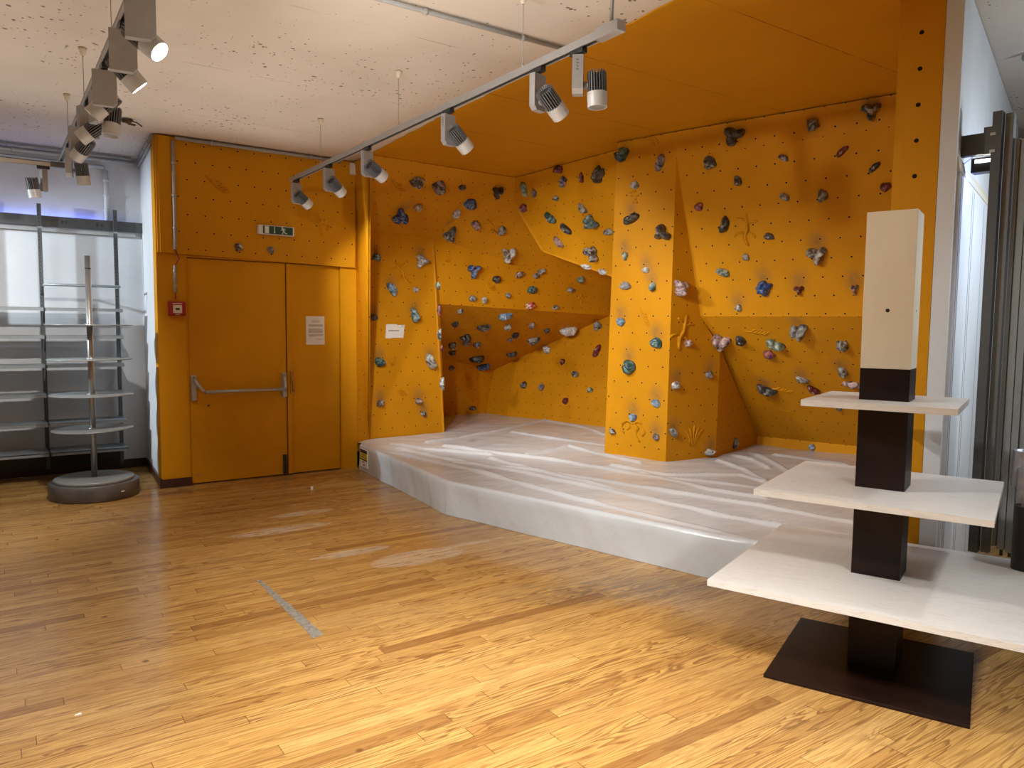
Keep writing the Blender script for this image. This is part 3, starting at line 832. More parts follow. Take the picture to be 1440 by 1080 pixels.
# panel over the door
dp = thing('overdoor_climbing_board', (2.2, YD - 0.015, 2.15), 'orange drilled plywood panel mounted over the double door', 'climbing panel')
pl0 = [V((1.37, YD - 0.03, 3.10)), V((3.105, YD - 0.03, 3.13)), V((3.105, YD - 0.03, 2.10)), V((1.29, YD - 0.03, 2.125)), V((1.29, YD - 0.03, 3.10))]
bm = newbm(); add_prism(bm, [V((1.245, YD - 0.03, ZC - 0.01)), V((3.108, YD - 0.03, ZC - 0.01)), V((3.108, YD - 0.03, 2.088)), V((1.245, YD - 0.03, 2.13))], V((0, 0.03, 0)))
uvl = bm.loops.layers.uv.new('UVMap')
for f in bm.faces:
    for lp in f.loops: lp[uvl].uv = (lp.vert.co.x, lp.vert.co.z)
obj('drilled_board', bm, M['orange'], dp)
obj('edge_strip', box((1.315, YD - 0.038, 2.64), (0.10, 0.018, 1.02)), M['orange_plain'], dp)
relief('DP', 303, 262, 'waves', 1.0, 0, dp); relief('DP', 455, 318, 'dots', 1.0, 0, dp)

# ------------------------------------------------------------------ holds
TYW = {'t': 'three-pointed', 'o': 'oval', 'd': 'teardrop', 'c': 'chunky', 'f': 'elongated', 'r': 'round', 'p': 'curved'}
WHERE = {'C': 'on the dark upper overhang', 'BK': 'on the flat face beside the door', 'S': 'on the narrow flank beside the recess', 'D': 'on the slanted band above the recess',
 'E': 'on the underside inside the recess', 'F': 'on the back wall of the recess', 'G': 'on the side wall of the recess', 'B2': 'on the ceiling strip above the recess',
 'H': 'on the bright tilted face', 'PF': 'on the front of the central column', 'PS': 'on the shaded flank of the column', 'F2': 'on the rear flank of the column',
 'BD': 'on the strip under the orange ceiling', 'J': 'on the wide face behind the stand', 'K': 'on the sloping face behind the stand', 'KK': 'on the kickboard above the mat', 'DP': 'on the panel over the door'}
def sizeword(h):
    s = max(h[3], h[4]); return 'tiny' if s <= 9 else 'small' if s <= 13 else 'medium' if s <= 17 else 'large'
HLAB = []
keys = [(sizeword(h), HOLDC[h[6]][3], TYW[h[5]], WHERE[h[0]]) for h in HOLDS]
for i, k in enumerate(keys):
    same = [j for j in range(len(HOLDS)) if keys[j] == k]
    s = '%s %s %s climbing hold %s' % k
    if len(same) > 1:
        same.sort(key=lambda j: -HINFO[j][0].z)
        r = same.index(i); nw = {2: 'two', 3: 'three', 4: 'four', 5: 'five', 6: 'six'}[len(same)]
        if len(same) == 2: s += ', ' + ('upper' if r == 0 else 'lower') + ' of two'
        else: s += ', ' + ['highest', 'second highest', 'third highest', 'fourth highest', 'fifth highest'][r] + ' of ' + nw if r < len(same) - 1 else ', lowest of ' + nw
    HLAB.append(s)

def hold_shape(ty, rnd):
    """outline radius r(theta) and relief height h(theta, t) in unit space, long axis along +y for t,d and +x for the others"""
    k1, k2, p1, p2 = rnd.uniform(0.04, 0.09), rnd.uniform(0.02, 0.06), rnd.random() * 6, rnd.random() * 6
    def wob(t): return 1 + k1 * math.sin(3 * t + p1) + k2 * math.sin(5 * t + p2)
    if ty == 't':
        l = [rnd.uniform(0.85, 1.05) for _ in range(3)]
        def r(t):
            best = 0
            for i in range(3):
                a = PI / 2 + i * 2 * PI / 3
                c = math.cos(t - a)
                if c > 0: best = max(best, l[i] * c ** 2.1)
            return max(0.44, best) * (0.96 + 0.04 * math.sin(7 * t + p1))
    elif ty == 'd':
        def r(t): 
            s = math.sin(t)
            return (0.72 + 0.06 * math.cos(2 * t) + (0.34 * max(0, -s) ** 4)) * wob(t)
    elif ty == 'c':
        def r(t): return (0.86 + 0.10 * math.cos(4 * t + p1) + 0.07 * math.sin(7 * t + p2)) * wob(t)
    elif ty == 'f':
        def r(t): return 1 / math.sqrt((math.cos(t)) ** 2 + (math.sin(t) / 0.92) ** 2) * (1 - 0.16 * math.sin(t) ** 4) * wob(t)
    elif ty == 'p':
        def r(t): return (0.84 + 0.16 * abs(math.cos(t)) - 0.30 * max(0, math.sin(t)) ** 5) * wob(t)
    else:
        def r(t): return 0.93 * wob(t)
    return r
def make_hold(i):
    key, x, y, w, h, ty, co, an, sm = HOLDS[i]
    c, n, u, v, su, sv = HINFO[i]
    rnd = random.Random(i * 13 + 5)
    px = 2 / (su + sv)
    if ty in ('f', 'p'):
        W = w * px * 1.04; Hh = h * px * 1.04
    else:
        W = min(w / su, 1.45 * w * px); Hh = min(h / sv, 1.45 * h * px)
    big = max(W, Hh)
    D = min(W, Hh) * {'t': 0.72, 'o': 0.52, 'd': 0.56, 'c': 0.62, 'f': 0.62, 'r': 0.55, 'p': 0.6}[ty]
    r = hold_shape(ty, rnd)
    NT, NR = 36, 9
    bm = newbm()
    ca, sa = math.cos(math.radians(an)), math.sin(math.radians(an))
    fill = {'t': 1.22, 'd': 1.12}.get(ty, 1.08)
    offx, offy = rnd.uniform(-0.12, 0.12), rnd.uniform(-0.05, 0.15)
    sd = V((i * 3.7, i * 1.3, 0))
    def P(th, t):
        rr = r(th) * (t ** 0.85)
        a, b = rr * math.cos(th), rr * math.sin(th)
        prof = (1 - t ** 2.4) ** 0.62
        z = D * prof
        if ty == 't': z *= 0.75 + 0.45 * max(0, math.cos(1.5 * (th - PI / 2))) ** 2 * t
        if ty == 'p': z *= 1 - 0.45 * math.exp(-((a - 0.05) ** 2 + (b - 0.35) ** 2) / 0.06)
        if ty == 'c': z *= 1 + 0.25 * noise.noise(V((a * 2.3, b * 2.3, i)))
        nz = noise.noise(V((a * 1.9, b * 1.9, 0)) + sd)
        nz2 = noise.noise(V((a * 5, b * 5, 1)) + sd)
        z *= 1 + 0.30 * nz + 0.10 * nz2
        a += offx * prof * 0.8; b += offy * prof
        qa, qb = a * W * 0.5 * fill, b * Hh * 0.5 * fill
        return V((qa * ca - qb * sa, qa * sa + qb * ca, z - 0.004 * (t > 0.99)))
    top = bm.verts.new(P(0, 0.0))
    prev = None
    for k in range(1, NR + 1):
        t = k / NR
        t = 1 - (1 - t) ** 1.3
        ring = [bm.verts.new(P(2 * PI * q / NT, t)) for q in range(NT)]
        for q in range(NT):
            q2 = (q + 1) % NT
            f = bm.faces.new((top, ring[q], ring[q2])) if prev is None else bm.faces.new((prev[q], ring[q], ring[q2], prev[q2]))
            f.smooth = True
        prev = ring
    bm.faces.new(list(reversed(prev)))
    o = obj('climbing_hold', bm, HM[co], None, local=True)
    mw = Matrix.Identity(4)
    for a in range(3): mw[a][0], mw[a][1], mw[a][2], mw[a][3] = u[a], v[a], n[a], c[a]
    o.matrix_world = mw
    tag(o, HLAB[i], 'climbing hold', 'climbing holds bolted to the orange wall')
    if max(w, h) > 9:
        bt = newbm()
        br = min(0.011, big * 0.10)
        q = P(0, 0)
        qx, qy = q.x, q.y
        z0 = q.z - 0.004
        add_lathe(bt, [(0, z0 + 0.002), (br * 0.45, z0 + 0.002), (br * 0.5, z0 + 0.0055), (br, z0 + 0.0055), (br * 1.05, z0 - 0.004), (0, z0 - 0.006)], (qx, qy, 0), 14)
        b_ = obj('bolt', bt, M['bolt'], o, local=True)
for i in range(len(HOLDS)): make_hold(i)

# ------------------------------------------------------------------ crash mat
FRONT = [V((3.115, 7.26, 0)), V((2.935, 5.13, 0)), V((3.50, 2.97, 0)), V((3.83, 2.16, 0))]
outline = [(3.145, 7.26), (2.965, 5.137), (3.528, 2.985), (3.85, 2.19), (4.6, 2.40), (5.3, 2.66), (6.3, 2.98), (7.55, 3.35), (7.3, 4.2), (FE.x + 0.0, FE.y + 0.0), (PR.x - 0.0, PR.y + 0.01),
           (PF_.x, PF_.y), (PL_.x, PL_.y), (6.1, 6.55), (ge.x, ge.y), (bc.x, bc.y), (5.0, 9.06), (bR.x, bR.y), (bL2.x, bL2.y), (3.14, 7.36)]
folds = [[(640, 650), (760, 662), (900, 686), (1040, 706), (1200, 735)], [(625, 628), (720, 640), (800, 650), (900, 668), (1010, 680), (1100, 690)],
         [(560, 632), (700, 658), (860, 690), (1000, 722), (1150, 748)], [(520, 630), (640, 655), (760, 688), (900, 722), (1050, 757)],
         [(600, 622), (700, 606), (770, 590)], [(770, 592), (830, 604), (850, 612)], [(720, 608), (800, 620), (850, 627)], [(860, 655), (940, 668), (1040, 668), (1075, 678)],
         [(1010, 648), (1050, 662), (1075, 676)], [(1030, 640), (1060, 648), (1080, 658)], [(1055, 636), (1090, 652), (1110, 664)], [(740, 640), (800, 628), (850, 640), (900, 652)],
         [(900, 664), (1000, 690), (1075, 700)], [(690, 645), (800, 672), (920, 702)], [(1090, 640), (1130, 645), (1190, 655)], [(550, 625), (600, 632), (690, 640)]]
segs = []
for fo in folds:
    pts = [onz(x, y, ZM) for x, y in fo]
    for k, (a, b) in enumerate(zip(pts, pts[1:])):
        segs.append((a.xy, b.xy, 0.021, 0.026))
# hill height field: folds plus gentle sag
def mat_h(x, y):
    p = V((x, y)); h = 0.0
    for a, b, w, amp in segs:
        ab = b - a; t = max(0, min(1, (p - a).dot(ab) / max(ab.length_squared, 1e-9)))
        d = (p - (a + ab * t)).length
        if d < 0.12: h = max(h, amp * (0.5 + 0.5 * noise.noise(V((x * 3, y * 3, 5)))+0.3) * math.exp(-(d / w) ** 2))
    h += 0.012 * noise.noise(V((x * 1.6, y * 1.6, 2))) + 0.006 * noise.noise(V((x * 5, y * 5, 3)))
    e = 9
    for a, b in zip(FRONT, FRONT[1:]):
        ab = (b - a).xy; t = max(0, min(1, (p - a.xy).dot(ab) / ab.length_squared)); e = min(e, (p - (a.xy + ab * t)).length)
    k = max(0, min(1, (e - 0.03) / 0.15))
    return h * k
bm = newbm()
f = bm.faces.new([bm.verts.new(V((x, y, ZM))) for x, y in outline])
bm.normal_update()
if f.normal.z < 0: f.normal_flip()
bmesh.ops.triangulate(bm, faces=[f])
for ax, lo, hi in ((V((1, 0, 0)), 2.9, 7.6), (V((0, 1, 0)), 2.1, 9.1)):
    t = lo
    while t < hi:
        bmesh.ops.bisect_plane(bm, geom=bm.verts[:] + bm.edges[:] + bm.faces[:], plane_co=ax * t, plane_no=ax, dist=1e-6)
        t += 0.018 if (ax.x and t < 6.7) or (ax.y and t < 8.2) else 0.06
for vv in bm.verts: vv.co.z += mat_h(vv.co.x, vv.co.y)
for f in bm.faces: f.smooth = True
# skirt
path = []
for a, b in zip(FRONT, FRONT[1:]):
    nseg = max(2, int((b - a).length / 0.03))
    for k in range(nseg): path.append((a + (b - a) * (k / nseg), (b - a).normalized()))
path.append((FRONT[-1], (FRONT[-1] - FRONT[-2]).normalized()))
rows = []
s_len = 0
for idx, (p, d) in enumerate(path):
    n = V((d.y, -d.x, 0))
    if n.dot(-p) < 0: n = -n
    col = []
    for (off, z) in [(-0.032, ZM), (-0.018, ZM - 0.003), (-0.007, ZM - 0.012), (-0.001, ZM - 0.03), (0.0, ZM - 0.07), (0.0, 0.14), (0.002, 0.07), (0.003, 0.002)]:
        s = idx * 0.03
        wr = 0.017 * noise.noise(V((s * 2.2 + z * 2.4, z * 0.8, 4))) * (1.5 if s < 2.1 else 0.75)
        wr += 0.008 * noise.noise(V((s * 9 + z * 5, z * 2, 8)))
        kz = max(0, min(1, (ZM - z) / 0.08)) * (1 if z > 0.05 else 0.5)
        col.append(bm.verts.new(p + n * (off + wr * kz) + V((0, 0, z))))
    rows.append(col)
for a, b in zip(rows, rows[1:]):
    for k in range(len(a) - 1):
        f = bm.faces.new((a[k], b[k], b[k + 1], a[k + 1])); f.smooth = True
        f.normal_update()
        if f.normal.dot(EYE - f.calc_center_median()) < 0: f.normal_flip()
mat = obj('crash_mat', bm, M['vinyl'], None, origin=(4.2, 5.0, 0))
tag(mat, 'white wrinkled vinyl crash mat under the orange climbing wall', 'crash mat')
a = FRONT[1]; 
nb = V((-1, 0, 0))
obj('vinyl_seam', tube([V((a.x - 0.003, a.y, 0.01)), V((a.x - 0.003, a.y, 0.2))], 0.003, 6), M['seam'], mat)
# sticker near the door corner
da = (FRONT[1] - FRONT[0]).normalized(); na = V((da.y, -da.x, 0)); na = na if na.dot(-FRONT[0]) > 0 else -na
def onskirt(t, z, o=0.016): return FRONT[0] + da * t + na * o + V((0, 0, z))
def strip(t0, t1, z0, z1, o=0.016, th=0.002):
    return prism([onskirt(t0, z0, o), onskirt(t1, z0, o), onskirt(t1, z1, o), onskirt(t0, z1, o)], -na * th)
lb = obj('warning_label', strip(0.075, 0.30, 0.055, 0.235, 0.016, 0.01), M['paper_white'], mat)
obj('yellow_field', strip(0.08, 0.295, 0.135, 0.20, 0.018), M['yellow'], lb)
obj('black_bar', strip(0.08, 0.295, 0.20, 0.234, 0.018), M['ink'], lb)
obj('black_bar', strip(0.08, 0.295, 0.125, 0.137, 0.0185), M['ink'], lb)
bm = newbm()
for (t0, t1, z0, z1) in [(0.12, 0.20, 0.155, 0.162), (0.22, 0.27, 0.152, 0.159), (0.15, 0.21, 0.104, 0.111), (0.18, 0.22, 0.075, 0.085), (0.11, 0.24, 0.181, 0.185)]:
    add_prism(bm, [onskirt(t0, z0, 0.019), onskirt(t1, z0, 0.019), onskirt(t1, z1, 0.019), onskirt(t0, z1, 0.019)], -na * 0.002)
obj('printed_text', bm, M['ink'], lb)

# ------------------------------------------------------------------ right-hand partition (orange post, white edge, white side)
WS = 0.32
e2 = V((1, WS, 0)).normalized(); e1 = V((-e2.y, e2.x, 0))
W0 = V((3.83, 1.80, 0))
LW = 3.3
struct('wall_partition', prism([W0, W0 + e2 * LW, W0 + e2 * LW + e1 * 0.075, W0 + e1 * 0.075], (0, 0, ZC)), M['white_wall'])
po = []
q0 = W0 + e1 * 0.077; q1 = W0 + e1 * 0.277
bm = newbm()
add_prism(bm, [q0, q0 + e2 * LW, q1 + e2 * LW, q1], V((0, 0, ZC)))
uvl = bm.loops.layers.uv.new('UVMap')
for f in bm.faces:
    f.normal_update()
    for lp in f.loops:
        d = lp.vert.co - (q0 + q1) / 2
        isfront = abs(f.normal.dot(e2)) > 0.9
        lp[uvl].uv = (d.dot(e1) + 25.0 if isfront else 13.0 + d.dot(e2) * 0.02, d.z + 0.06)
struct('wall_partition_side', bm, M['orange_post'])
# long white light-panel on the partition side and its bevelled head
wn = -e1
def onW(t, z, o): return W0 + e2 * t + wn * o + V((0, 0, z))
wp = thing('wall_panel', onW(1.2, 0, 0.02), 'tall bright white cladding panel on the wall beside the grey rack', 'wall panel')
bm = newbm()
add_prism(bm, [onW(0.04, 0.0, 0.0), onW(0.04, 0.0, 0.012), onW(3.0, 0.0, 0.012), onW(3.0, 0.0, 0.0)], V((0, 0, 2.30)))
obj('board', bm, M['white_wall'], wp)
bm = newbm()
add_prism(bm, [onW(0.02, 2.27, 0.0), onW(0.02, 2.27, 0.016), onW(0.02, 2.34, 0.004), onW(0.02, 2.34, 0.0)], e2 * 2.9)
obj('bevelled_head', bm, M['cream'], wp)
bm = newbm()
for t in (0.10, 0.16, 0.55, 0.62, 1.1, 1.3, 1.9):
    add_prism(bm, [onW(t, 0.02, 0.011), onW(t, 0.02, 0.0135), onW(t + 0.008, 0.02, 0.0135), onW(t + 0.008, 0.02, 0.011)], V((0, 0, 2.23)))
obj('joint_groove', bm, M['conduit'], wp)

# grey hanging rack
rdir = V((0.184, -0.983, 0)).normalized(); rn = V((rdir.y, -rdir.x, 0)); rn = rn if rn.dot(-V((4.3, 2, 0))) > 0 else -rn
R0 = V((3.97, 1.845, 0)) + rdir * 0.012
def rk(t, o, z): return R0 + rdir * (t - 0.012) + rn * o + V((0, 0, z))
rack = thing('shelving_rack', rk(0.2, 0, 0.4), 'dark grey steel rack of tall uprights beside the white cladding panel', 'rack')
def rbox(t0, t1, o0, o1, z0, z1):
    return prism([rk(t0, o0, z0), rk(t1, o0, z0), rk(t1, o1, z0), rk(t0, o1, z0)], (0, 0, z1 - z0))
obj('top_rail', rbox(0.0, 0.10, -0.02, 0.02, 2.356, 2.456), M['rack'], rack)
obj('rail_bracket', rbox(0.098, 0.15, -0.02, 0.025, 2.352, 2.48), M['rack'], rack)
obj('upright', rbox(0.134, 0.174, -0.02, 0.035, 0.41, 2.545), M['rack'], rack)
obj('upright', rbox(0.180, 0.214, -0.05, 0.0, 0.41, 2.535), M['rack_side'], rack)
obj('upright', rbox(0.219, 0.236, -0.10, -0.04, 0.44, 2.42), M['rack_grey'], rack)
obj('upright', rbox(0.240, 0.270, -0.09, -0.04, 0.43, 2.415), M['rack_grey'], rack)
obj('upright', rbox(0.274, 0.302, -0.09, -0.04, 0.42, 2.41), M['rack_grey'], rack)
obj('back_panel', rbox(0.305, 0.36, -0.085, -0.05, 0.46, 2.41), M['rack_grey'], rack)
bm = newbm()
for z in (2.355, 2.435): add_prism(bm, [rk(0.128, 0.03, z), rk(0.150, 0.03, z), rk(0.150, 0.037, z), rk(0.128, 0.037, z)], V((0, 0, 0.012)))
obj('rail_clip', bm, M['alu'], rack)
bm = newbm()
for t in (0.25, 0.285): add_prism(bm, [rk(t, -0.075, 0.395), rk(t + 0.012, -0.075, 0.395), rk(t + 0.012, -0.055, 0.395), rk(t, -0.055, 0.395)], V((0, 0, 0.03)))
obj('upright_foot', bm, M['black'], rack)
ll = thing('strip_light', rk(0.09, -0.06, 2.32), 'black strip light fixed under the grey rack rail', 'light')
obj('housing', rbox(0.038, 0.13, -0.10, -0.03, 2.281, 2.35), M['black'], ll)
obj('light_lens', rbox(0.055, 0.125, -0.029, -0.026, 2.325, 2.34), M['lens_dim'], ll)
tag(obj('cable', tube([rk(0.002, 0.0, 2.33), rk(0.015, 0.0, 2.325), rk(0.035, -0.02, 2.345), rk(0.05, -0.02, 2.362)], 0.002, 6), M['white_pvc'], None, origin=rk(0.0, 0.0, 2.33)), 'thin white cable looping below the grey rack rail', 'cable')

# ------------------------------------------------------------------ conduits
def conduit(pts, r, label, m='conduit', clips=True, name='conduit_pipe'):
    o = obj(name, tube(pts, r, 10), M[m], None, origin=V(pts[0]))
    tag(o, label, 'pipe')
    if clips:
        a, b = V(pts[0]), V(pts[-1])
        for t in (0.2, 0.5, 0.8):
            c = a + (b - a) * t
            if len(pts) == 2:
                obj('pipe_clip', cyl(c - (b - a).normalized() * 0.012, c + (b - a).normalized() * 0.012, r * 1.3, n=12), M[m], o)
    return o
conduit([(0.9, 3.63, ZC - 0.014), (2.97, 3.60, ZC - 0.014)], 0.013, 'grey conduit crossing the white ceiling toward the orange paint')
conduit([(1.40, YD - 0.056, ZC - 0.022), (2.95, YD - 0.056, ZC - 0.022)], 0.016, 'grey conduit along the ceiling above the door panel')
conduit([(1.385, YD - 0.055, ZC - 0.05), (1.385, YD - 0.055, 2.16)], 0.014, 'vertical grey conduit running down beside the door panel')
conduit([(1.385, YD - 0.015, 2.02), (1.385, YD - 0.015, 1.78)], 0.012, 'short vertical conduit above the red fire alarm box')
c_ = obj('alarm_cable', tube([(1.385, YD - 0.05, 2.16), (1.40, YD - 0.045, 2.12), (1.415, YD - 0.04, 2.08), (1.385, YD - 0.02, 2.02)], 0.005, 8), M['dark_red'], None, origin=(1.385, YD - 0.05, 2.16))
tag(c_, 'red cable bridging two conduits above the fire alarm box', 'cable')
c_ = obj('alarm_cable', tube([(1.385, YD - 0.015, 1.78), (1.385, YD - 0.03, 1.72)], 0.006, 8), M['dark_red'], None, origin=(1.385, YD - 0.015, 1.78))
tag(c_, 'short red cable entering the top of the alarm box', 'cable')
conduit([(1.225, 7.36, ZC - 0.02), (1.295, YS - 0.02, ZC - 0.02)], 0.014, 'grey conduit on the ceiling edge of the white return wall')
conduit([(1.222, 7.40, ZC - 0.075), (1.292, YS - 0.02, ZC - 0.075)], 0.009, 'thin grey pipe just below the ceiling of the return wall')
conduit([(-3.9, YS - 0.10, ZC - 0.02), (1.22, YS - 0.10, ZC - 0.02)], 0.016, 'grey conduit on the ceiling nearest the shelving wall, uppermost')
conduit([(-3.9, YS - 0.02, ZC - 0.05), (1.26, YS - 0.02, ZC - 0.05)], 0.018, 'pale conduit along the shelving wall, middle of three', 'white_pvc')
conduit([(-3.9, YS - 0.025, ZC - 0.12), (0.98, YS - 0.025, ZC - 0.12)], 0.020, 'pale conduit along the shelving wall, lowest of three', 'white_pvc')
conduit([(1.00, YS - 0.025, ZC - 0.15), (1.00, YS - 0.025, 2.52)], 0.022, 'white vertical pipe dropping to the grey shelving rail', 'white_pvc')
conduit([(5.15, 2.07, ZC - 0.02), (5.0, 1.2, ZC - 0.02), (4.9, 0.3, ZC - 0.02)], 0.018, 'grey conduit on the white ceiling beside the partition wall', 'conduit', False)

# ------------------------------------------------------------------ signs, boxes, papers on the door wall
ys = YD - 0.03
p0 = ony(358, 320, ys); p1 = ony(413.5, 330, ys)
sw, sh = 0.345, 0.088
sc_ = V(((p0.x + p1.x) / 2, ys - 0.035, (p0.z + p1.z) / 2))
es = thing('exit_sign', sc_, 'green emergency exit sign with running man over the door', 'exit sign')
obj('sign_housing', box(sc_, (sw, 0.06, sh), bevel=0.008), M['white'], es)
yf = sc_.y - 0.031
gf = obj('green_face', box((sc_.x + 0.012, yf, sc_.z), (sw - 0.06, 0.004, sh - 0.014)), M['green'], es)
def sgn(name, x0, z0, x1, z1): return obj(name, box((sc_.x + (x0 + x1) / 2, yf - 0.003, sc_.z + (z0 + z1) / 2), (x1 - x0, 0.003, z1 - z0)), M['sign_white'], gf)
sgn('door_symbol', -0.115, -0.033, -0.075, 0.034)
bm = newbm(); add_box(bm, V((sc_.x - 0.022, yf - 0.003, sc_.z + 0.006)), V((0.006, 0.003, 0.05)))
add_cyl(bm, V((sc_.x - 0.022, yf - 0.001, sc_.z - 0.02)), V((sc_.x - 0.022, yf - 0.0045, sc_.z - 0.02)), 0.008, n=12)
obj('arrow_symbol', bm, M['sign_white'], gf)
bm = newbm()
def limb(a, b, w):
    a, b = V((sc_.x + a[0], yf - 0.003, sc_.z + a[1])), V((sc_.x + b[0], yf - 0.003, sc_.z + b[1]))
    d = (b - a).normalized(); nn = V((-d.z, 0, d.x)) * w
    add_prism(bm, [a - nn, b - nn, b + nn, a + nn], V((0, -0.002, 0)))
add_cyl(bm, V((sc_.x + 0.052, yf - 0.001, sc_.z + 0.028)), V((sc_.x + 0.052, yf - 0.005, sc_.z + 0.028)), 0.008, n=12)
for l in [((0.055, 0.02), (0.07, -0.01), 0.007), ((0.058, 0.014), (0.04, 0.004), 0.0035), ((0.06, 0.018), (0.075, 0.02), 0.003), ((0.075, 0.02), (0.083, 0.006), 0.003), ((0.069, -0.008), (0.055, -0.02), 0.004), ((0.055, -0.02), (0.052, -0.034), 0.004), ((0.07, -0.008), (0.08, -0.024), 0.004), ((0.08, -0.024), (0.098, -0.024), 0.0035)]: limb(*l)
obj('running_man_symbol', bm, M['sign_white'], gf)

fc = ony(248, 434, YD); fa = thing('fire_alarm', fc, 'red fire alarm call point on the orange wall beside the door', 'fire alarm')
obj('alarm_case', box((fc.x, YD - 0.024, fc.z), (0.145, 0.056, 0.128), bevel=0.008), M['red'], fa)
al = obj('alarm_plate', box((fc.x, YD - 0.054, fc.z - 0.005), (0.075, 0.006, 0.07)), M['paper'], fa)
obj('press_button', box((fc.x, YD - 0.058, fc.z - 0.004), (0.034, 0.005, 0.018)), M['ink'], al)
bm = newbm()
add_box(bm, V((fc.x, YD - 0.0535, fc.z + 0.044)), V((0.08, 0.004, 0.009)))
add_box(bm, V((fc.x, YD - 0.0535, fc.z - 0.052)), V((0.04, 0.004, 0.006)))
obj('printed_text', bm, M['pk_soft'] if 'pk_soft' in M else M['paper'], fa)

q0 = ony(429, 444.5, YD + 0.02); q1 = ony(457.7, 484.5, YD + 0.02)
nc = V(((q0.x + q1.x) / 2, YD + 0.0205, (q0.z + q1.z) / 2)); nw, nh = 0.192, q0.z - q1.z
no = thing('paper_notice', nc, 'white printed paper notice taped on the narrow door leaf', 'notice')
obj('paper_sheet', box(nc, (nw, 0.003, nh)), M['paper'], no)
bm = newbm(); rnd = random.Random(3)
def textline(z, x0, x1, hgt):
    x = x0
    while x < x1:
        w = rnd.uniform(0.006, 0.02)
        add_box(bm, V((nc.x + min(x + w / 2, x1), nc.y - 0.002, nc.z + z)), V((w, 0.0012, hgt)))
        x += w + 0.003
textline(nh * 0.33, -0.035, 0.033, 0.008)
for z in (0.19, 0.165, 0.14, 0.05, 0.02, -0.01, -0.04, -0.07, -0.135, -0.165): textline(nh * z * 1.05, -0.072, 0.072, 0.0042)
textline(-nh * 0.205, -0.072, 0.0, 0.0042); textline(-nh * 0.31, 0.005, 0.07, 0.0042)
obj('printed_text', bm, M['ink_soft'], no)

jb = ony(497.5, 238.5, YD - 0.03)
jo = thing('junction_box', jb, 'small white junction box high beside the climbing wall corner', 'junction box')
obj('box_cover', box((jb.x - 0.02, YD - 0.048, jb.z), (0.058, 0.03, 0.115), bevel=0.006), M['white'], jo)
obj('cover_screw', cyl((jb.x - 0.03, YD - 0.063, jb.z + 0.03), (jb.x - 0.03, YD - 0.067, jb.z + 0.03), 0.006, n=10), M['bolt'], jo)

# small paper on the climbing wall
c, n = on_panel('BK', 554.5, 466); P = c; u, v = axes(n)
ps = thing('paper_notice', c, 'small torn white paper slip on the climbing wall below holds', 'notice')
def onBK(a, b, o=0.002): return c + u * a + v * b + n * o
def fl(px, py):
    q = onp(px, py, P, n) - c; return (q.dot(u), q.dot(v))
pts = [fl(543, 456), fl(557.5, 456), fl(558, 457), fl(568.8, 457), fl(567, 475), fl(551, 475), fl(550.5, 476), fl(541.8, 475.5)]
obj('paper_sheet', prism([onBK(a, b, 0.004) for a, b in pts], -n * 0.003), M['paper_white'], ps)
bm = newbm()
a0, b0 = fl(546, 465); a1, b1 = fl(560, 465.8)
x = a0
rnd = random.Random(9)
s_ = 1 if a1 > a0 else -1
while (x - a1) * s_ < 0:
    w = rnd.uniform(0.006, 0.016) * s_
    add_prism(bm, [onBK(x, b0 - 0.006, 0.0052), onBK(x + w, b0 - 0.006, 0.0052), onBK(x + w, b0 + 0.006, 0.0052), onBK(x, b0 + 0.006, 0.0052)], -n * 0.001)
    x += w + 0.003 * s_
a0, b0 = fl(564, 458.5); a1, _ = fl(567.3, 458.5)
add_prism(bm, [onBK(a0, b0 - 0.004, 0.0052), onBK(a1, b0 - 0.004, 0.0052), onBK(a1, b0 + 0.004, 0.0052), onBK(a0, b0 + 0.004, 0.0052)], -n * 0.001)
obj('printed_text', bm, M['ink_soft'], ps)

# ------------------------------------------------------------------ floor marks
a, b = onz(361, 816, 0), onz(367.5, 816, 0)
c2, d2 = onz(456, 892, 0), onz(440, 898, 0)
bm = newbm()
L_, R_ = [], []
for k in range(13):
    t = k / 12
    L_.append(a + (d2 - a) * t + V((random.uniform(-0.004, 0.004), 0, 0.0015))); R_.append(b + (c2 - b) * t + V((random.uniform(-0.004, 0.004), 0, 0.0015)))
add_prism(bm, L_ + R_[::-1], V((0, 0, -0.0014)))
tag(obj('floor_tape', bm, M['tape'], None, origin=(a + c2) / 2), 'worn strip of grey tape stuck on the wooden floor', 'tape')
q = onz(439, 689, 0)
bm = newbm(); add_prism(bm, [q + V((-0.012, 0, 0.001)), q + V((0.012, 0.004, 0.001)), q + V((0.004, 0.012, 0.001))], V((-0.002, 0.003, 0.03)))
tag(obj('paper_scrap', bm, M['paper_white'], None, origin=q), 'tiny white paper scrap on the floor before the door', 'paper scrap')
q = onz(110, 1006, 0)
bm = newbm(); add_prism(bm, [q + V((-0.012, 0, 0.001)), q + V((0.012, 0.002, 0.001)), q + V((0.006, 0.008, 0.001))], V((0, 0, 0.005)))
tag(obj('paper_scrap', bm, M['paper_white'], None, origin=q), 'pale crumb of litter on the floor nearest the camera', 'paper scrap')

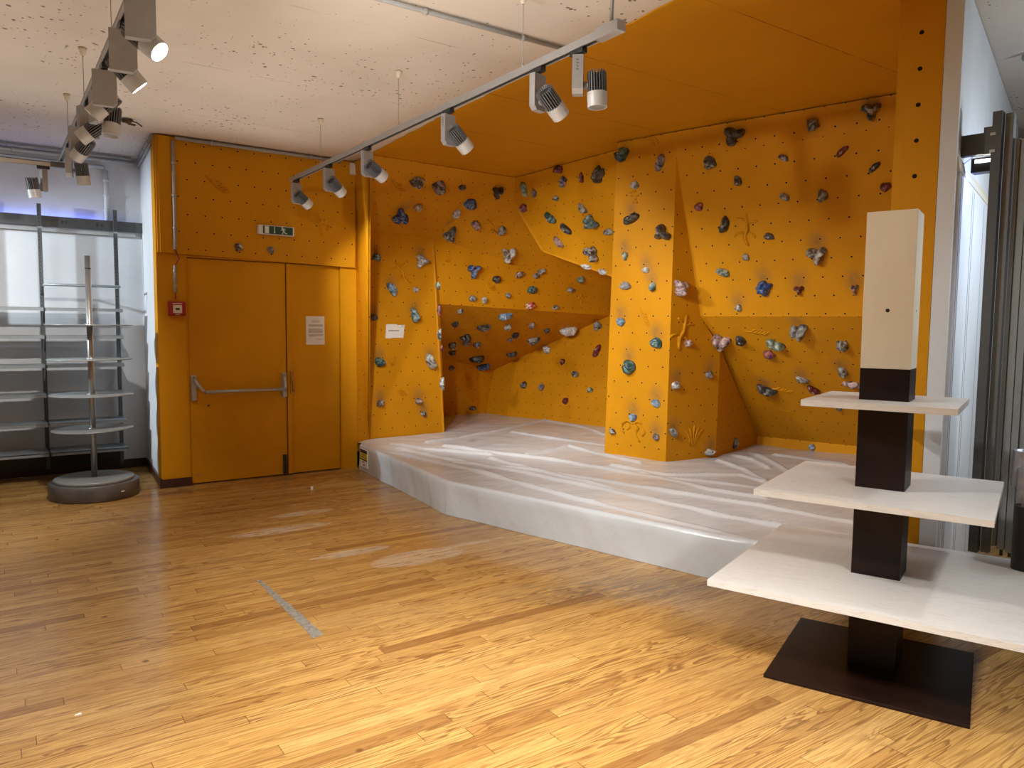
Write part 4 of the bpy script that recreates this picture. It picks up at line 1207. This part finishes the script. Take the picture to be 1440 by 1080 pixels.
# ------------------------------------------------------------------ square display stand
CX, CY = 3.2105, 1.745
ANG = -1.2194
ua = V((math.cos(ANG), math.sin(ANG), 0)); va = V((-math.sin(ANG), math.cos(ANG), 0))
Rz = Matrix.Rotation(ANG, 3, 'Z')
st = thing('display_stand', (CX, CY, 0), 'dark brown column stand with three white square shelves and cream top', 'display stand')
pl_rot = Matrix.Rotation(-1.1726, 3, 'Z')
obj('base_plate', box((3.1914, 1.7435, 0.0085), (0.763, 0.763, 0.015), pl_rot, 0.002), M['dark_wood'], st)
CA = 0.1935
obj('column', box((CX, CY, 0.016 + (1.338 - 0.016) / 2), (CA, CA, 1.338 - 0.016), Rz, 0.002), M['dark_wood'], st)
cap = obj('column_head', box((CX, CY, (1.338 + 2.002) / 2), (CA, CA, 2.002 - 1.338), Rz, 0.002), M['cream'], st)
cap['label'] = 'cream painted column head'
obj('screw_hole', cyl(V((CX, CY, 1.585)) - va * (CA / 2 - 0.004), V((CX, CY, 1.585)) - va * (CA / 2 + 0.001), 0.008, n=14), M['black'], cap)
obj('screw_hole', cyl(V((CX, CY, 1.585)) + ua * (CA / 2 - 0.004), V((CX, CY, 1.585)) + ua * (CA / 2 + 0.001), 0.006, n=14), M['black'], cap)
for hf, z, th in ((0.574, 0.434, 0.026), (0.4335, 0.8197, 0.026), (0.29, 1.2022, 0.026)):
    # square board with the column's square hole left solid around it
    bm = newbm()
    hi = CA / 2 + 0.001
    for (x0, x1, y0, y1) in ((-hf, hf, -hf, -hi), (-hf, hf, hi, hf), (-hf, -hi, -hi, hi), (hi, hf, -hi, hi)):
        add_box(bm, V(((x0 + x1) / 2, (y0 + y1) / 2, 0)), V((x1 - x0, y1 - y0, th)))
    bmesh.ops.remove_doubles(bm, verts=bm.verts, dist=1e-5)
    o = obj('shelf_board', bm, M['white_wood'], st, local=True)
    o.location = (0, 0, z - th / 2); o.rotation_euler = (0, 0, ANG)

# tubes standing on the lowest shelf (mostly outside the frame)
tb = None
tubs = thing('tube_holder', (0, 0, 0), 'black open tubes of a holder standing on the lowest white shelf', 'holder')
def on_depth(x, y, dep): return EYE + ray(x, y) * dep
spec = [(1431, 712, 795, 3.36, 'black'), (1435.5, 660, 735, 3.42, 'tube_glass'), (1429, 634, 684, 3.50, 'tube_glass')]
zb = 0.4345
for k, (x, y0, y1, dep, mm) in enumerate(spec):
    rr = 0.06
    left = on_depth(x, y0, dep)
    ctr = left + CR * rr * 0.93
    zt = ctr.z
    zlo = on_depth(x, y1, dep).z
    if k == 0: zlo = zb; tubs.location = (ctr.x, ctr.y, zb); ROOT[tubs.name] = V((ctr.x, ctr.y, zb)); c0 = ctr
    bm = newbm()
    add_lathe(bm, [(rr, zlo), (rr, zt), (rr - 0.007, zt), (rr - 0.007, zlo + 0.01), (0, zlo + 0.01), (0, zlo), (rr, zlo)], (ctr.x, ctr.y, 0), 40)
    obj('open_tube', bm, M[mm], tubs)
    if k: obj('link_arm', tube([V((ctr.x, ctr.y, zlo + 0.006)) + CR * 0.03, V((c0.x, c0.y, zlo + 0.006)) + CR * 0.16], 0.006, 8), M['black'], tubs)
obj('holder_post', cyl(V((c0.x, c0.y, zb)) + CR * 0.16, V((c0.x, c0.y, 1.1)) + CR * 0.16, 0.012), M['black'], tubs)
obj('holder_foot', cyl(V((c0.x, c0.y, zb)) + CR * 0.16, V((c0.x, c0.y, zb + 0.006)) + CR * 0.16, 0.07, n=30), M['black'], tubs)

# ------------------------------------------------------------------ round display stand
RX, RY = 0.70, 7.36
rs = thing('display_stand', (RX, RY, 0), 'round steel pole stand with four grey discs on a dark drum', 'display stand')
obj('drum_base', lathe([(0, 0.001), (0.342, 0.001), (0.350, 0.008), (0.350, 0.128), (0.344, 0.136), (0, 0.136)], (RX, RY, 0), 72), M['drum'], rs)
obj('base_disc', lathe([(0, 0.136), (0.306, 0.136), (0.310, 0.142), (0.310, 0.158), (0.304, 0.164), (0, 0.164)], (RX, RY, 0), 72), M['disc'], rs)
obj('pole', cyl((RX, RY, 0.16), (RX, RY, 2.065), 0.024, n=28), M['steel'], rs)
obj('pole_collar', cyl((RX, RY, 1.955), (RX, RY, 1.962), 0.0248, n=28), M['black'], rs)
for z, r, tl in ((1.478, 0.333, 0.0), (1.185, 0.328, 0.01), (0.879, 0.322, 0.0), (0.582, 0.312, 0.02)):
    bm = lathe([(0, -0.004), (r, -0.004), (r + 0.001, 0.0), (r, 0.004), (0, 0.004)], (0, 0, 0), 72)
    o = obj('disc_shelf', bm, M['disc'], rs, local=True); o.location = (0, 0, z); o.rotation_euler = (0.0, -tl, 0)
    bm = newbm(); add_cyl(bm, (0, 0, -0.012), (0, 0, 0.012), 0.036, n=24); g_ = obj('disc_clamp', bm, M['steel'], o, local=True)
obj('drum_sticker', box((RX + 0.18, RY - 0.302, 0.07), (0.03, 0.004, 0.008), Matrix.Rotation(0.54, 3, 'Z')), M['paper_white'], rs)

# ------------------------------------------------------------------ wall shelving with blue glow
ws = thing('wall_shelving_unit', (0.3, 8.4, 0.1), 'grey steel wall shelving with slotted black uprights behind the round stand', 'shelving')
obj('top_rail', box((-1.3, 8.515, 2.462), (5.23, 0.025, 0.098)), M['rack'], ws)
bm = newbm()
for x in (0.60, 0.635, 0.90, 0.94): add_box(bm, V((x, 8.501, 2.462)), V((0.006, 0.004, 0.025)))
obj('rail_slots', bm, M['black'], ws)
for X_ in (-2.2, -1.54, -0.89, -0.235, 0.416, 1.057):
    up_ = obj('upright', box((X_, 8.48, 1.345), (0.034, 0.04, 2.54)), M['rack'], ws)
    bm = newbm()
    z = 1.66
    while z < 2.56:
        add_box(bm, V((X_ - 0.006, 8.4595, z)), V((0.007, 0.003, 0.016))); z += 0.034
    obj('slot_row', bm, M['black'] if X_ > 1 else M['black'], up_)
def shelf(x0, x1, z, dep=0.36, lip=0.03, name='shelf'):
    bm = newbm()
    add_box(bm, V(((x0 + x1) / 2, 8.46 - dep / 2, z)), V((x1 - x0, dep, 0.006)))
    add_box(bm, V(((x0 + x1) / 2, 8.46 - dep + 0.006, z - lip / 2 + 0.003)), V((x1 - x0, 0.012, lip)))
    add_box(bm, V((x0 + 0.004, 8.46 - dep / 2, z - lip / 2)), V((0.006, dep, lip)))
    add_box(bm, V((x1 - 0.004, 8.46 - dep / 2, z - lip / 2)), V((0.006, dep, lip)))
    return obj(name, bm, M['shelf_steel'], ws)
for (x0, x1) in ((-2.19, -1.55), (-1.53, -0.90), (-0.88, -0.245), (-0.225, 0.41), (0.425, 1.068)):
    for z, dep in ((1.632, 0.26), (1.372, 0.26), (1.10, 0.26), (0.825, 0.28), (0.556, 0.34), (0.285, 0.38)):
        shelf(x0, x1, z, dep)
    obj('plinth_panel', box(((x0 + x1) / 2, 8.49, 0.17), (x1 - x0, 0.012, 0.16)), M['black'], ws)
obj('hanging_bar', tube([(0.42, 8.18, 1.846), (1.05, 8.18, 1.846)], 0.013, 12), M['shelf_steel'], ws)
bm = newbm()
for x in (0.425, 1.047): add_box(bm, V((x, 8.32, 1.846)), V((0.008, 0.29, 0.02)))
obj('bar_bracket', bm, M['shelf_steel'], ws)
lg = thing('strip_light', (-1.3, 8.56, 2.50), 'blue LED strip glowing behind the shelving rail', 'light')
obj('led_tape', box((-1.5, 8.555, 2.505), (4.9, 0.012, 0.008)), M['led_blue'], lg)
# grey ledge below the rail
obj('rail_backing', box((-1.3, 8.575, 2.395), (5.1, 0.05, 0.05)), M['conduit'], ws)

# ------------------------------------------------------------------ lighting tracks
ZTK = 2.785
def track(name, X_, y0, y1, label, wires, ZTK=ZTK):
    t = thing(name, (X_, (y0 + y1) / 2, ZTK), label, 'lighting track', 'ceiling lighting tracks')
    bm = newbm()
    add_box(bm, V((X_ - 0.015, (y0 + y1) / 2, ZTK)), V((0.006, y1 - y0, 0.036))); add_box(bm, V((X_ + 0.015, (y0 + y1) / 2, ZTK)), V((0.006, y1 - y0, 0.036)))
    add_box(bm, V((X_, (y0 + y1) / 2, ZTK + 0.015)), V((0.036, y1 - y0, 0.006)))
    obj('rail', bm, M['alu'], t)
    obj('rail_core', box((X_, (y0 + y1) / 2, ZTK), (0.023, y1 - y0 - 0.01, 0.018)), M['black'], t)
    for y in wires:
        obj('suspension_wire', tube([(X_, y, ZTK + 0.018), (X_, y, ZC - 0.02)], 0.0022, 6), M['conduit'], t)
        obj('ceiling_cup', lathe([(0.006, -0.045), (0.013, -0.04), (0.020, -0.01), (0.024, 0.0), (0, 0.0)], (X_, y, ZC), 16), M['cream'], t)
        obj('wire_grip', cyl((X_, y, ZTK + 0.016), (X_, y, ZTK + 0.045), 0.007, 0.004, n=10), M['alu'], t)
    return t
tr = track('lighting_track', 2.255, 2.60, 6.73, 'grey suspended lighting track in front of the orange ceiling, six spotlights below', [6.0, 4.585, 3.18])
obj('feed_box', box((2.255, 2.53, ZTK + 0.002), (0.05, 0.15, 0.05), bevel=0.004), M['alu'], tr)
obj('feed_conduit', tube([(2.255, 2.52, ZTK + 0.02), (2.256, 2.515, 2.95), (2.262, 2.51, ZC - 0.005)], 0.0085, 10), M['alu'], tr)
obj('joint_sleeve', box((2.255, 3.93, ZTK + 0.001), (0.041, 0.03, 0.041)), M['alu'], tr)
obj('joint_sleeve', box((2.255, 5.10, ZTK + 0.001), (0.041, 0.03, 0.041)), M['alu'], tr)
tl_ = track('lighting_track', 0.52, -1.5, 7.25, 'long grey suspended lighting track over the floor nearest the shelving', [6.50, 5.36, 4.1, 2.6], ZTK + 0.035)
tx = thing('lighting_track', (-1.8, 7.30, ZTK), 'grey lighting track running along the shelving wall', 'lighting track', 'ceiling lighting tracks')
bm = newbm()
add_box(bm, V((-1.75, 7.285, ZTK)), V((4.4, 0.006, 0.036))); add_box(bm, V((-1.75, 7.315, ZTK)), V((4.4, 0.006, 0.036))); add_box(bm, V((-1.75, 7.30, ZTK + 0.015)), V((4.4, 0.036, 0.006)))
obj('rail', bm, M['white'], tx)
obj('rail_core', box((-1.75, 7.30, ZTK), (4.38, 0.023, 0.018)), M['black'], tx)
obj('corner_coupler', box((0.50, 7.285, ZTK), (0.10, 0.045, 0.042)), M['rack_side'], tx)
for x in (-0.9, -2.6): obj('suspension_wire', tube([(x, 7.30, ZTK + 0.018), (x, 7.30, ZC)], 0.0022, 6), M['conduit'], tx)

def add_lens_face(bm, R, ctr, ax, r):
    pass
ZTL = ZTK + 0.035
def spotlight(pos, face, aim, label, lit=0, group='track spotlights', scale=1.0, side_off=0.062, writing=False, bx=(0.095, 0.036, 0.185)):
    """pos: point on the track; face: direction the flat driver box faces; aim: beam direction; head hangs on the face side"""
    face = V(face); face.z = 0; face.normalize()
    zt = ZTL if abs(pos[0] - 0.52) < 0.01 else ZTK
    aim = V(aim).normalized()
    sidev = V((-face.y, face.x, 0))
    Rb = Matrix((sidev, face, V((0, 0, 1)))).transposed()
    s = thing('track_spotlight', (pos[0], pos[1], zt - 0.02), label, 'spotlight', group)
    top = V((pos[0], pos[1], zt - 0.018))
    obj('track_adapter', box(top + V((0, 0, -0.012)) + Rb @ V((0.0, 0.0, 0)), (0.032, 0.09, 0.026), Matrix.Rotation(0, 3, 'Z') if abs(pos[0] - 0) < 99 and not (pos[1] == 7.30) else Matrix.Rotation(PI / 2, 3, 'Z'), 0.003), M['black'], s)
    bc_ = top + V((0, 0, -0.03 - bx[2] / 2))
    bm = newbm()
    # driver box with clipped lower corner
    w2, d2_, h2 = bx[0] / 2, bx[1] / 2, bx[2] / 2
    outl = [(-w2, h2), (w2, h2), (w2, -h2), (-w2 + 0.018, -h2), (-w2, -h2 + 0.02)]
    add_prism(bm, [bc_ + Rb @ V((a, -d2_, b)) for a, b in outl], Rb @ V((0, bx[1], 0)))
    o = obj('driver_box', bm, M['lamp_grey'], s)
    if writing:
        wb = newbm()
        q = bc_ + Rb @ V((-w2 - 0.0004, 0, h2 - 0.02))
        for k in range(4):
            z = -k * 0.014
            add_tube(wb, [q + Rb @ V((0, -0.008, z)), q + Rb @ V((0, 0.006, z - 0.003)), q + Rb @ V((0, -0.004, z - 0.008))], 0.0011, 5)
        obj('marker_writing', wb, M['ink'], o)
    piv = bc_ + Rb @ V((0.0, d2_ + side_off, -h2 * 0.55))
    obj('pivot', cyl(bc_ + Rb @ V((0, d2_ - 0.005, -h2 * 0.55)), piv, 0.016, n=16), M['lamp_grey'], s)
    Ra = frame_from(aim)
    rad = 0.046 * scale
    a0 = piv - aim * 0.062 * scale; a1 = piv + aim * 0.034 * scale; a2 = piv + aim * 0.10 * scale
    bm = newbm()
    add_cyl(bm, a0 + aim * 0.012, a1, rad * 0.62, n=20)
    hs = obj('heat_sink', bm, M['dark_gap'], s)
    fb = newbm()
    nf = 22
    for k in range(nf):
        th = 2 * PI * k / nf
        rdir_ = Ra @ V((math.cos(th), math.sin(th), 0)); tdir = Ra @ V((-math.sin(th), math.cos(th), 0))
        c_in, c_out = rdir_ * rad * 0.5, rdir_ * rad * 0.985
        tw = tdir * 0.0016 * scale
        add_prism(fb, [a0 + c_in + aim * 0.02 - tw, a0 + c_out * 0.92 - tw, a0 + c_out + aim * 0.012 - tw, a1 + c_out - tw, a1 + c_in - tw], tw * 2)
    obj('cooling_fins', fb, M['fin'], hs)
    rb = newbm()
    nn = 32
    prof = [(rad, 0), (rad * 1.0, 0.012), (rad * 0.985, 0.0125), (rad * 0.985, 0.014), (rad, 0.0145), (rad * 0.97, (a2 - a1).length), (rad * 0.88, (a2 - a1).length), (rad * 0.80, (a2 - a1).length - 0.012), (0, (a2 - a1).length - 0.014)]
    rings = []
    for (r, z) in prof:
        if r == 0: rings.append([rb.verts.new(a1 + aim * z)])
        else: rings.append([rb.verts.new(a1 + aim * z + Ra @ V((math.cos(2 * PI * k / nn), math.sin(2 * PI * k / nn), 0)) * r) for k in range(nn)])
    for A_, B_ in zip(rings, rings[1:]):
        for k in range(nn):
            k2 = (k + 1) % nn
            f = rb.faces.new((A_[k], A_[k2], B_[k2], B_[k])) if len(B_) > 1 else rb.faces.new((A_[k], A_[k2], B_[0]))
            f.smooth = True
    rb.faces.new(list(reversed(rings[0])))
    bmesh.ops.recalc_face_normals(rb, faces=rb.faces[:])
    rg = obj('lamp_ring', rb, M['lamp_ring'], s)
    sharp(rg, 40)
    lz = (a2 - a1).length - 0.010
    lm = newbm(); add_cyl(lm, a1 + aim * (lz - 0.003), a1 + aim * lz, rad * 0.84, n=28)
    obj('lens', lm, M['lens_on'] if lit else M['lens_off'], s)
    if lit:
        ld = bpy.data.lights.new('spot_beam', 'SPOT')
        ld.energy = lit; ld.color = (1.0, 0.98, 0.95); ld.spot_size = math.radians(lit_angle); ld.spot_blend = 0.7; ld.shadow_soft_size = 0.035
        lo = bpy.data.objects.new('spot_beam', ld); COL.objects.link(lo)
        lo.location = a2 + aim * 0.012
        lo.rotation_euler = (-aim).to_track_quat('Z', 'Y').to_euler()
    return s
lit_angle = 80
# the track before the orange ceiling: six, far to near
RTX = 2.255
lit_angle = 80
for yy, aim, lab, wr, en in [(6.60, (0.80, 0.26, -0.54), 'farthest grey spotlight on the track before the orange ceiling', 0, 70),
                    (5.83, (0.76, 0.38, -0.52), 'second farthest grey spotlight on the track before the orange ceiling', 0, 125),
                    (5.09, (0.84, 0.25, -0.42), 'third farthest grey spotlight, beside the white junction box', 0, 165),
                    (3.93, (0.76, 0.12, -0.60), 'grey spotlight third from the near end of the orange ceiling track', 1, 158),
                    (3.05, (0.74, 0.10, -0.58), 'grey tilted spotlight second from the near end of its track', 0, 16),
                    (2.74, (0.02, -0.04, -1.0), 'grey spotlight pointing straight down at the track feed box', 1, 0)]:
    spotlight((RTX, yy), (0.25, -1, 0) if yy > 2.8 else (0.8, -0.75, 0), aim, lab, en, writing=bool(wr), bx=(0.085, 0.034, 0.175) if yy > 2.8 else (0.06, 0.05, 0.17))

# the long track over the floor, nearest lamp first
LTX = 0.52
lit_angle = 100
spotlight((LTX, 2.62), (0, 1, 0), V((5.0, 5.2, 1.7)) - V((LTX, 2.62, 2.6)), 'lit spotlight nearest the camera on the long track, aimed at the climbing wall', 95, bx=(0.11, 0.04, 0.175))
lit_angle = 95
spotlight((LTX, 3.30), (0.15, 1, 0), (0.60, -0.50, -0.62), 'lit spotlight with a round glowing lens facing the camera', 145, bx=(0.11, 0.04, 0.175))
spotlight((LTX, 3.76), (0.1, 1, 0), (0.68, 0.0, -0.73), 'lit grey spotlight just behind the one with the glowing round lens', 145, bx=(0.11, 0.04, 0.175))
spotlight((LTX, 4.40), (0.2, 1, 0), (-0.62, 0.15, -0.66), 'unlit grey spotlight tilted toward the shelving, middle of the long track', 0, bx=(0.11, 0.04, 0.175))
spotlight((LTX, 4.78), (1, 0.25, 0), (-0.12, -0.1, -0.98), 'unlit grey spotlight hanging almost straight down on the long track', 0, bx=(0.11, 0.04, 0.175))
spotlight((LTX, 5.20), (0.3, -1, 0), (-0.72, 0.3, -0.60), 'unlit grey spotlight with fins showing, third farthest on the long track', 0, bx=(0.11, 0.04, 0.175))
lit_angle = 110
spotlight((LTX, 5.76), (0.3, -1, 0), (-0.45, 0.62, -0.66), 'lit spotlight at the far part of the long track, aimed at the shelving', 150, bx=(0.11, 0.04, 0.175))
spotlight((LTX, 6.50), (1, -0.2, 0), (0.12, 0.1, -0.98), 'farthest unlit spotlight on the long track, above the round stand', 0, bx=(0.085, 0.04, 0.20))
spotlight((0.40, 7.30), (-1, -0.3, 0), (0.15, 0.1, -0.98), 'grey spotlight hanging from the track along the shelving wall', 0, bx=(0.06, 0.04, 0.175))

# scrap at the ceiling
q = onz(180, 173, ZC - 0.03)
bm = newbm()
r0 = random.Random(4)
for k in range(5):
    c = q + V((r0.uniform(-0.05, 0.05), r0.uniform(-0.03, 0.03), r0.uniform(-0.012, 0.025)))
    add_box(bm, c, V((r0.uniform(0.03, 0.08), r0.uniform(0.02, 0.04), r0.uniform(0.01, 0.03))), Matrix.Rotation(r0.uniform(0, 3), 3, 'Z'), 0.004)
add_tube(bm, [q + V((-0.08, 0.02, 0.028)), q + V((-0.02, 0, 0.02)), q + V((0.06, -0.02, 0.01)), q + V((0.10, -0.03, -0.02))], 0.006, 6)
tag(obj('ceiling_scrap', bm, M['scrap'], None, origin=q), 'torn brown scrap hanging from a hole in the white ceiling', 'scrap')

# ------------------------------------------------------------------ the shop's other lamps and added fill lights
def lamp(kind, loc, target, energy, col=(1, 0.93, 0.84), size=0.08, angle=120, blend=0.7, sy=None):
    ld = bpy.data.lights.new('shop_or_fill_light', kind); ld.energy = energy; ld.color = col
    if kind == 'SPOT': ld.spot_size = math.radians(angle); ld.spot_blend = blend; ld.shadow_soft_size = size
    elif kind == 'AREA':
        ld.size = size
        if sy: ld.shape = 'RECTANGLE'; ld.size_y = sy
    else: ld.shadow_soft_size = size
    lo = bpy.data.objects.new('shop_or_fill_light', ld); COL.objects.link(lo); lo.location = loc
    lo.rotation_euler = (V(loc) - V(target)).to_track_quat('Z', 'Y').to_euler()
    return lo
WARM = (1.0, 0.97, 0.93); COOL = (0.80, 0.91, 1.0)
lamp('SPOT', (0.52, 0.9, 2.6), (0.9, 1.4, 0), 560, WARM, 0.05, 85)
lamp('SPOT', (3.75, 0.35, 2.65), (3.4, 1.4, 0.4), 48, (1, 0.98, 0.96), 0.04, 90)        # lights the white shelves
lamp('SPOT', (1.3, -0.7, 2.7), (1.45, 1.1, 0), 400, WARM, 0.08, 80)
lamp('SPOT', (-1.2, 1.2, 2.7), (-0.4, 2.4, 0), 200, WARM, 0.08, 90)
lamp('SPOT', (-1.8, 4.2, 2.7), (-1.0, 4.9, 0), 130, WARM, 0.08, 90)
lamp('SPOT', (-1.2, 7.0, 2.6), (-0.6, 8.6, 1.7), 28, COOL, 0.04, 110)          # along the shelving wall
lamp('SPOT', (-2.4, 7.62, 2.6), (1.27, 8.0, 1.6), 580, COOL, 0.04, 50)  # added fill without a fixture, brightens the white return wall
lamp('AREA', (-0.6, 8.45, 2.40), (-0.6, 8.60, 1.8), 1.6, COOL, 3.8, sy=0.03)
lamp('AREA', (-0.6, 8.57, 2.52), (-0.6, 8.60, 3.0), 0.22, (0.10, 0.18, 1.0), 3.8, sy=0.02)
lamp('AREA', tuple(rk(0.9, -0.6, 2.2)), tuple(onW(0.8, 1.2, 0)), 14, COOL, 0.8, sy=0.8)
lamp('AREA', tuple(rk(0.10, -0.12, 2.27)), tuple(onW(0.45, 2.15, 0)), 2.2, (0.08, 0.15, 1.0), 0.1, sy=0.03)
lamp('SPOT', (5.0, 0.3, 2.3), (5.0, 2.1, 2.3), 60, COOL, 0.08, 130)  # fill light added to whiten the upper partition wall, no lamp modelled
up = lamp('AREA', (0.2, 3.7, 2.45), (0.2, 3.7, 4.2), 40, (1, 0.97, 0.92), 5.0, sy=6.6)   # added upward fill with no fixture, brightens the ceiling
up.data.spread = math.radians(100)

w = bpy.data.worlds.new('World'); SC.world = w; w.use_nodes = True
w.node_tree.nodes['Background'].inputs[0].default_value = (0.9, 0.92, 1, 1)
w.node_tree.nodes['Background'].inputs[1].default_value = 0.0
SC.view_settings.view_transform = 'Standard'
SC.view_settings.look = 'None'
SC.view_settings.exposure = 0.0
SC.view_settings.gamma = 1.0
SC.view_settings.use_curve_mapping = False
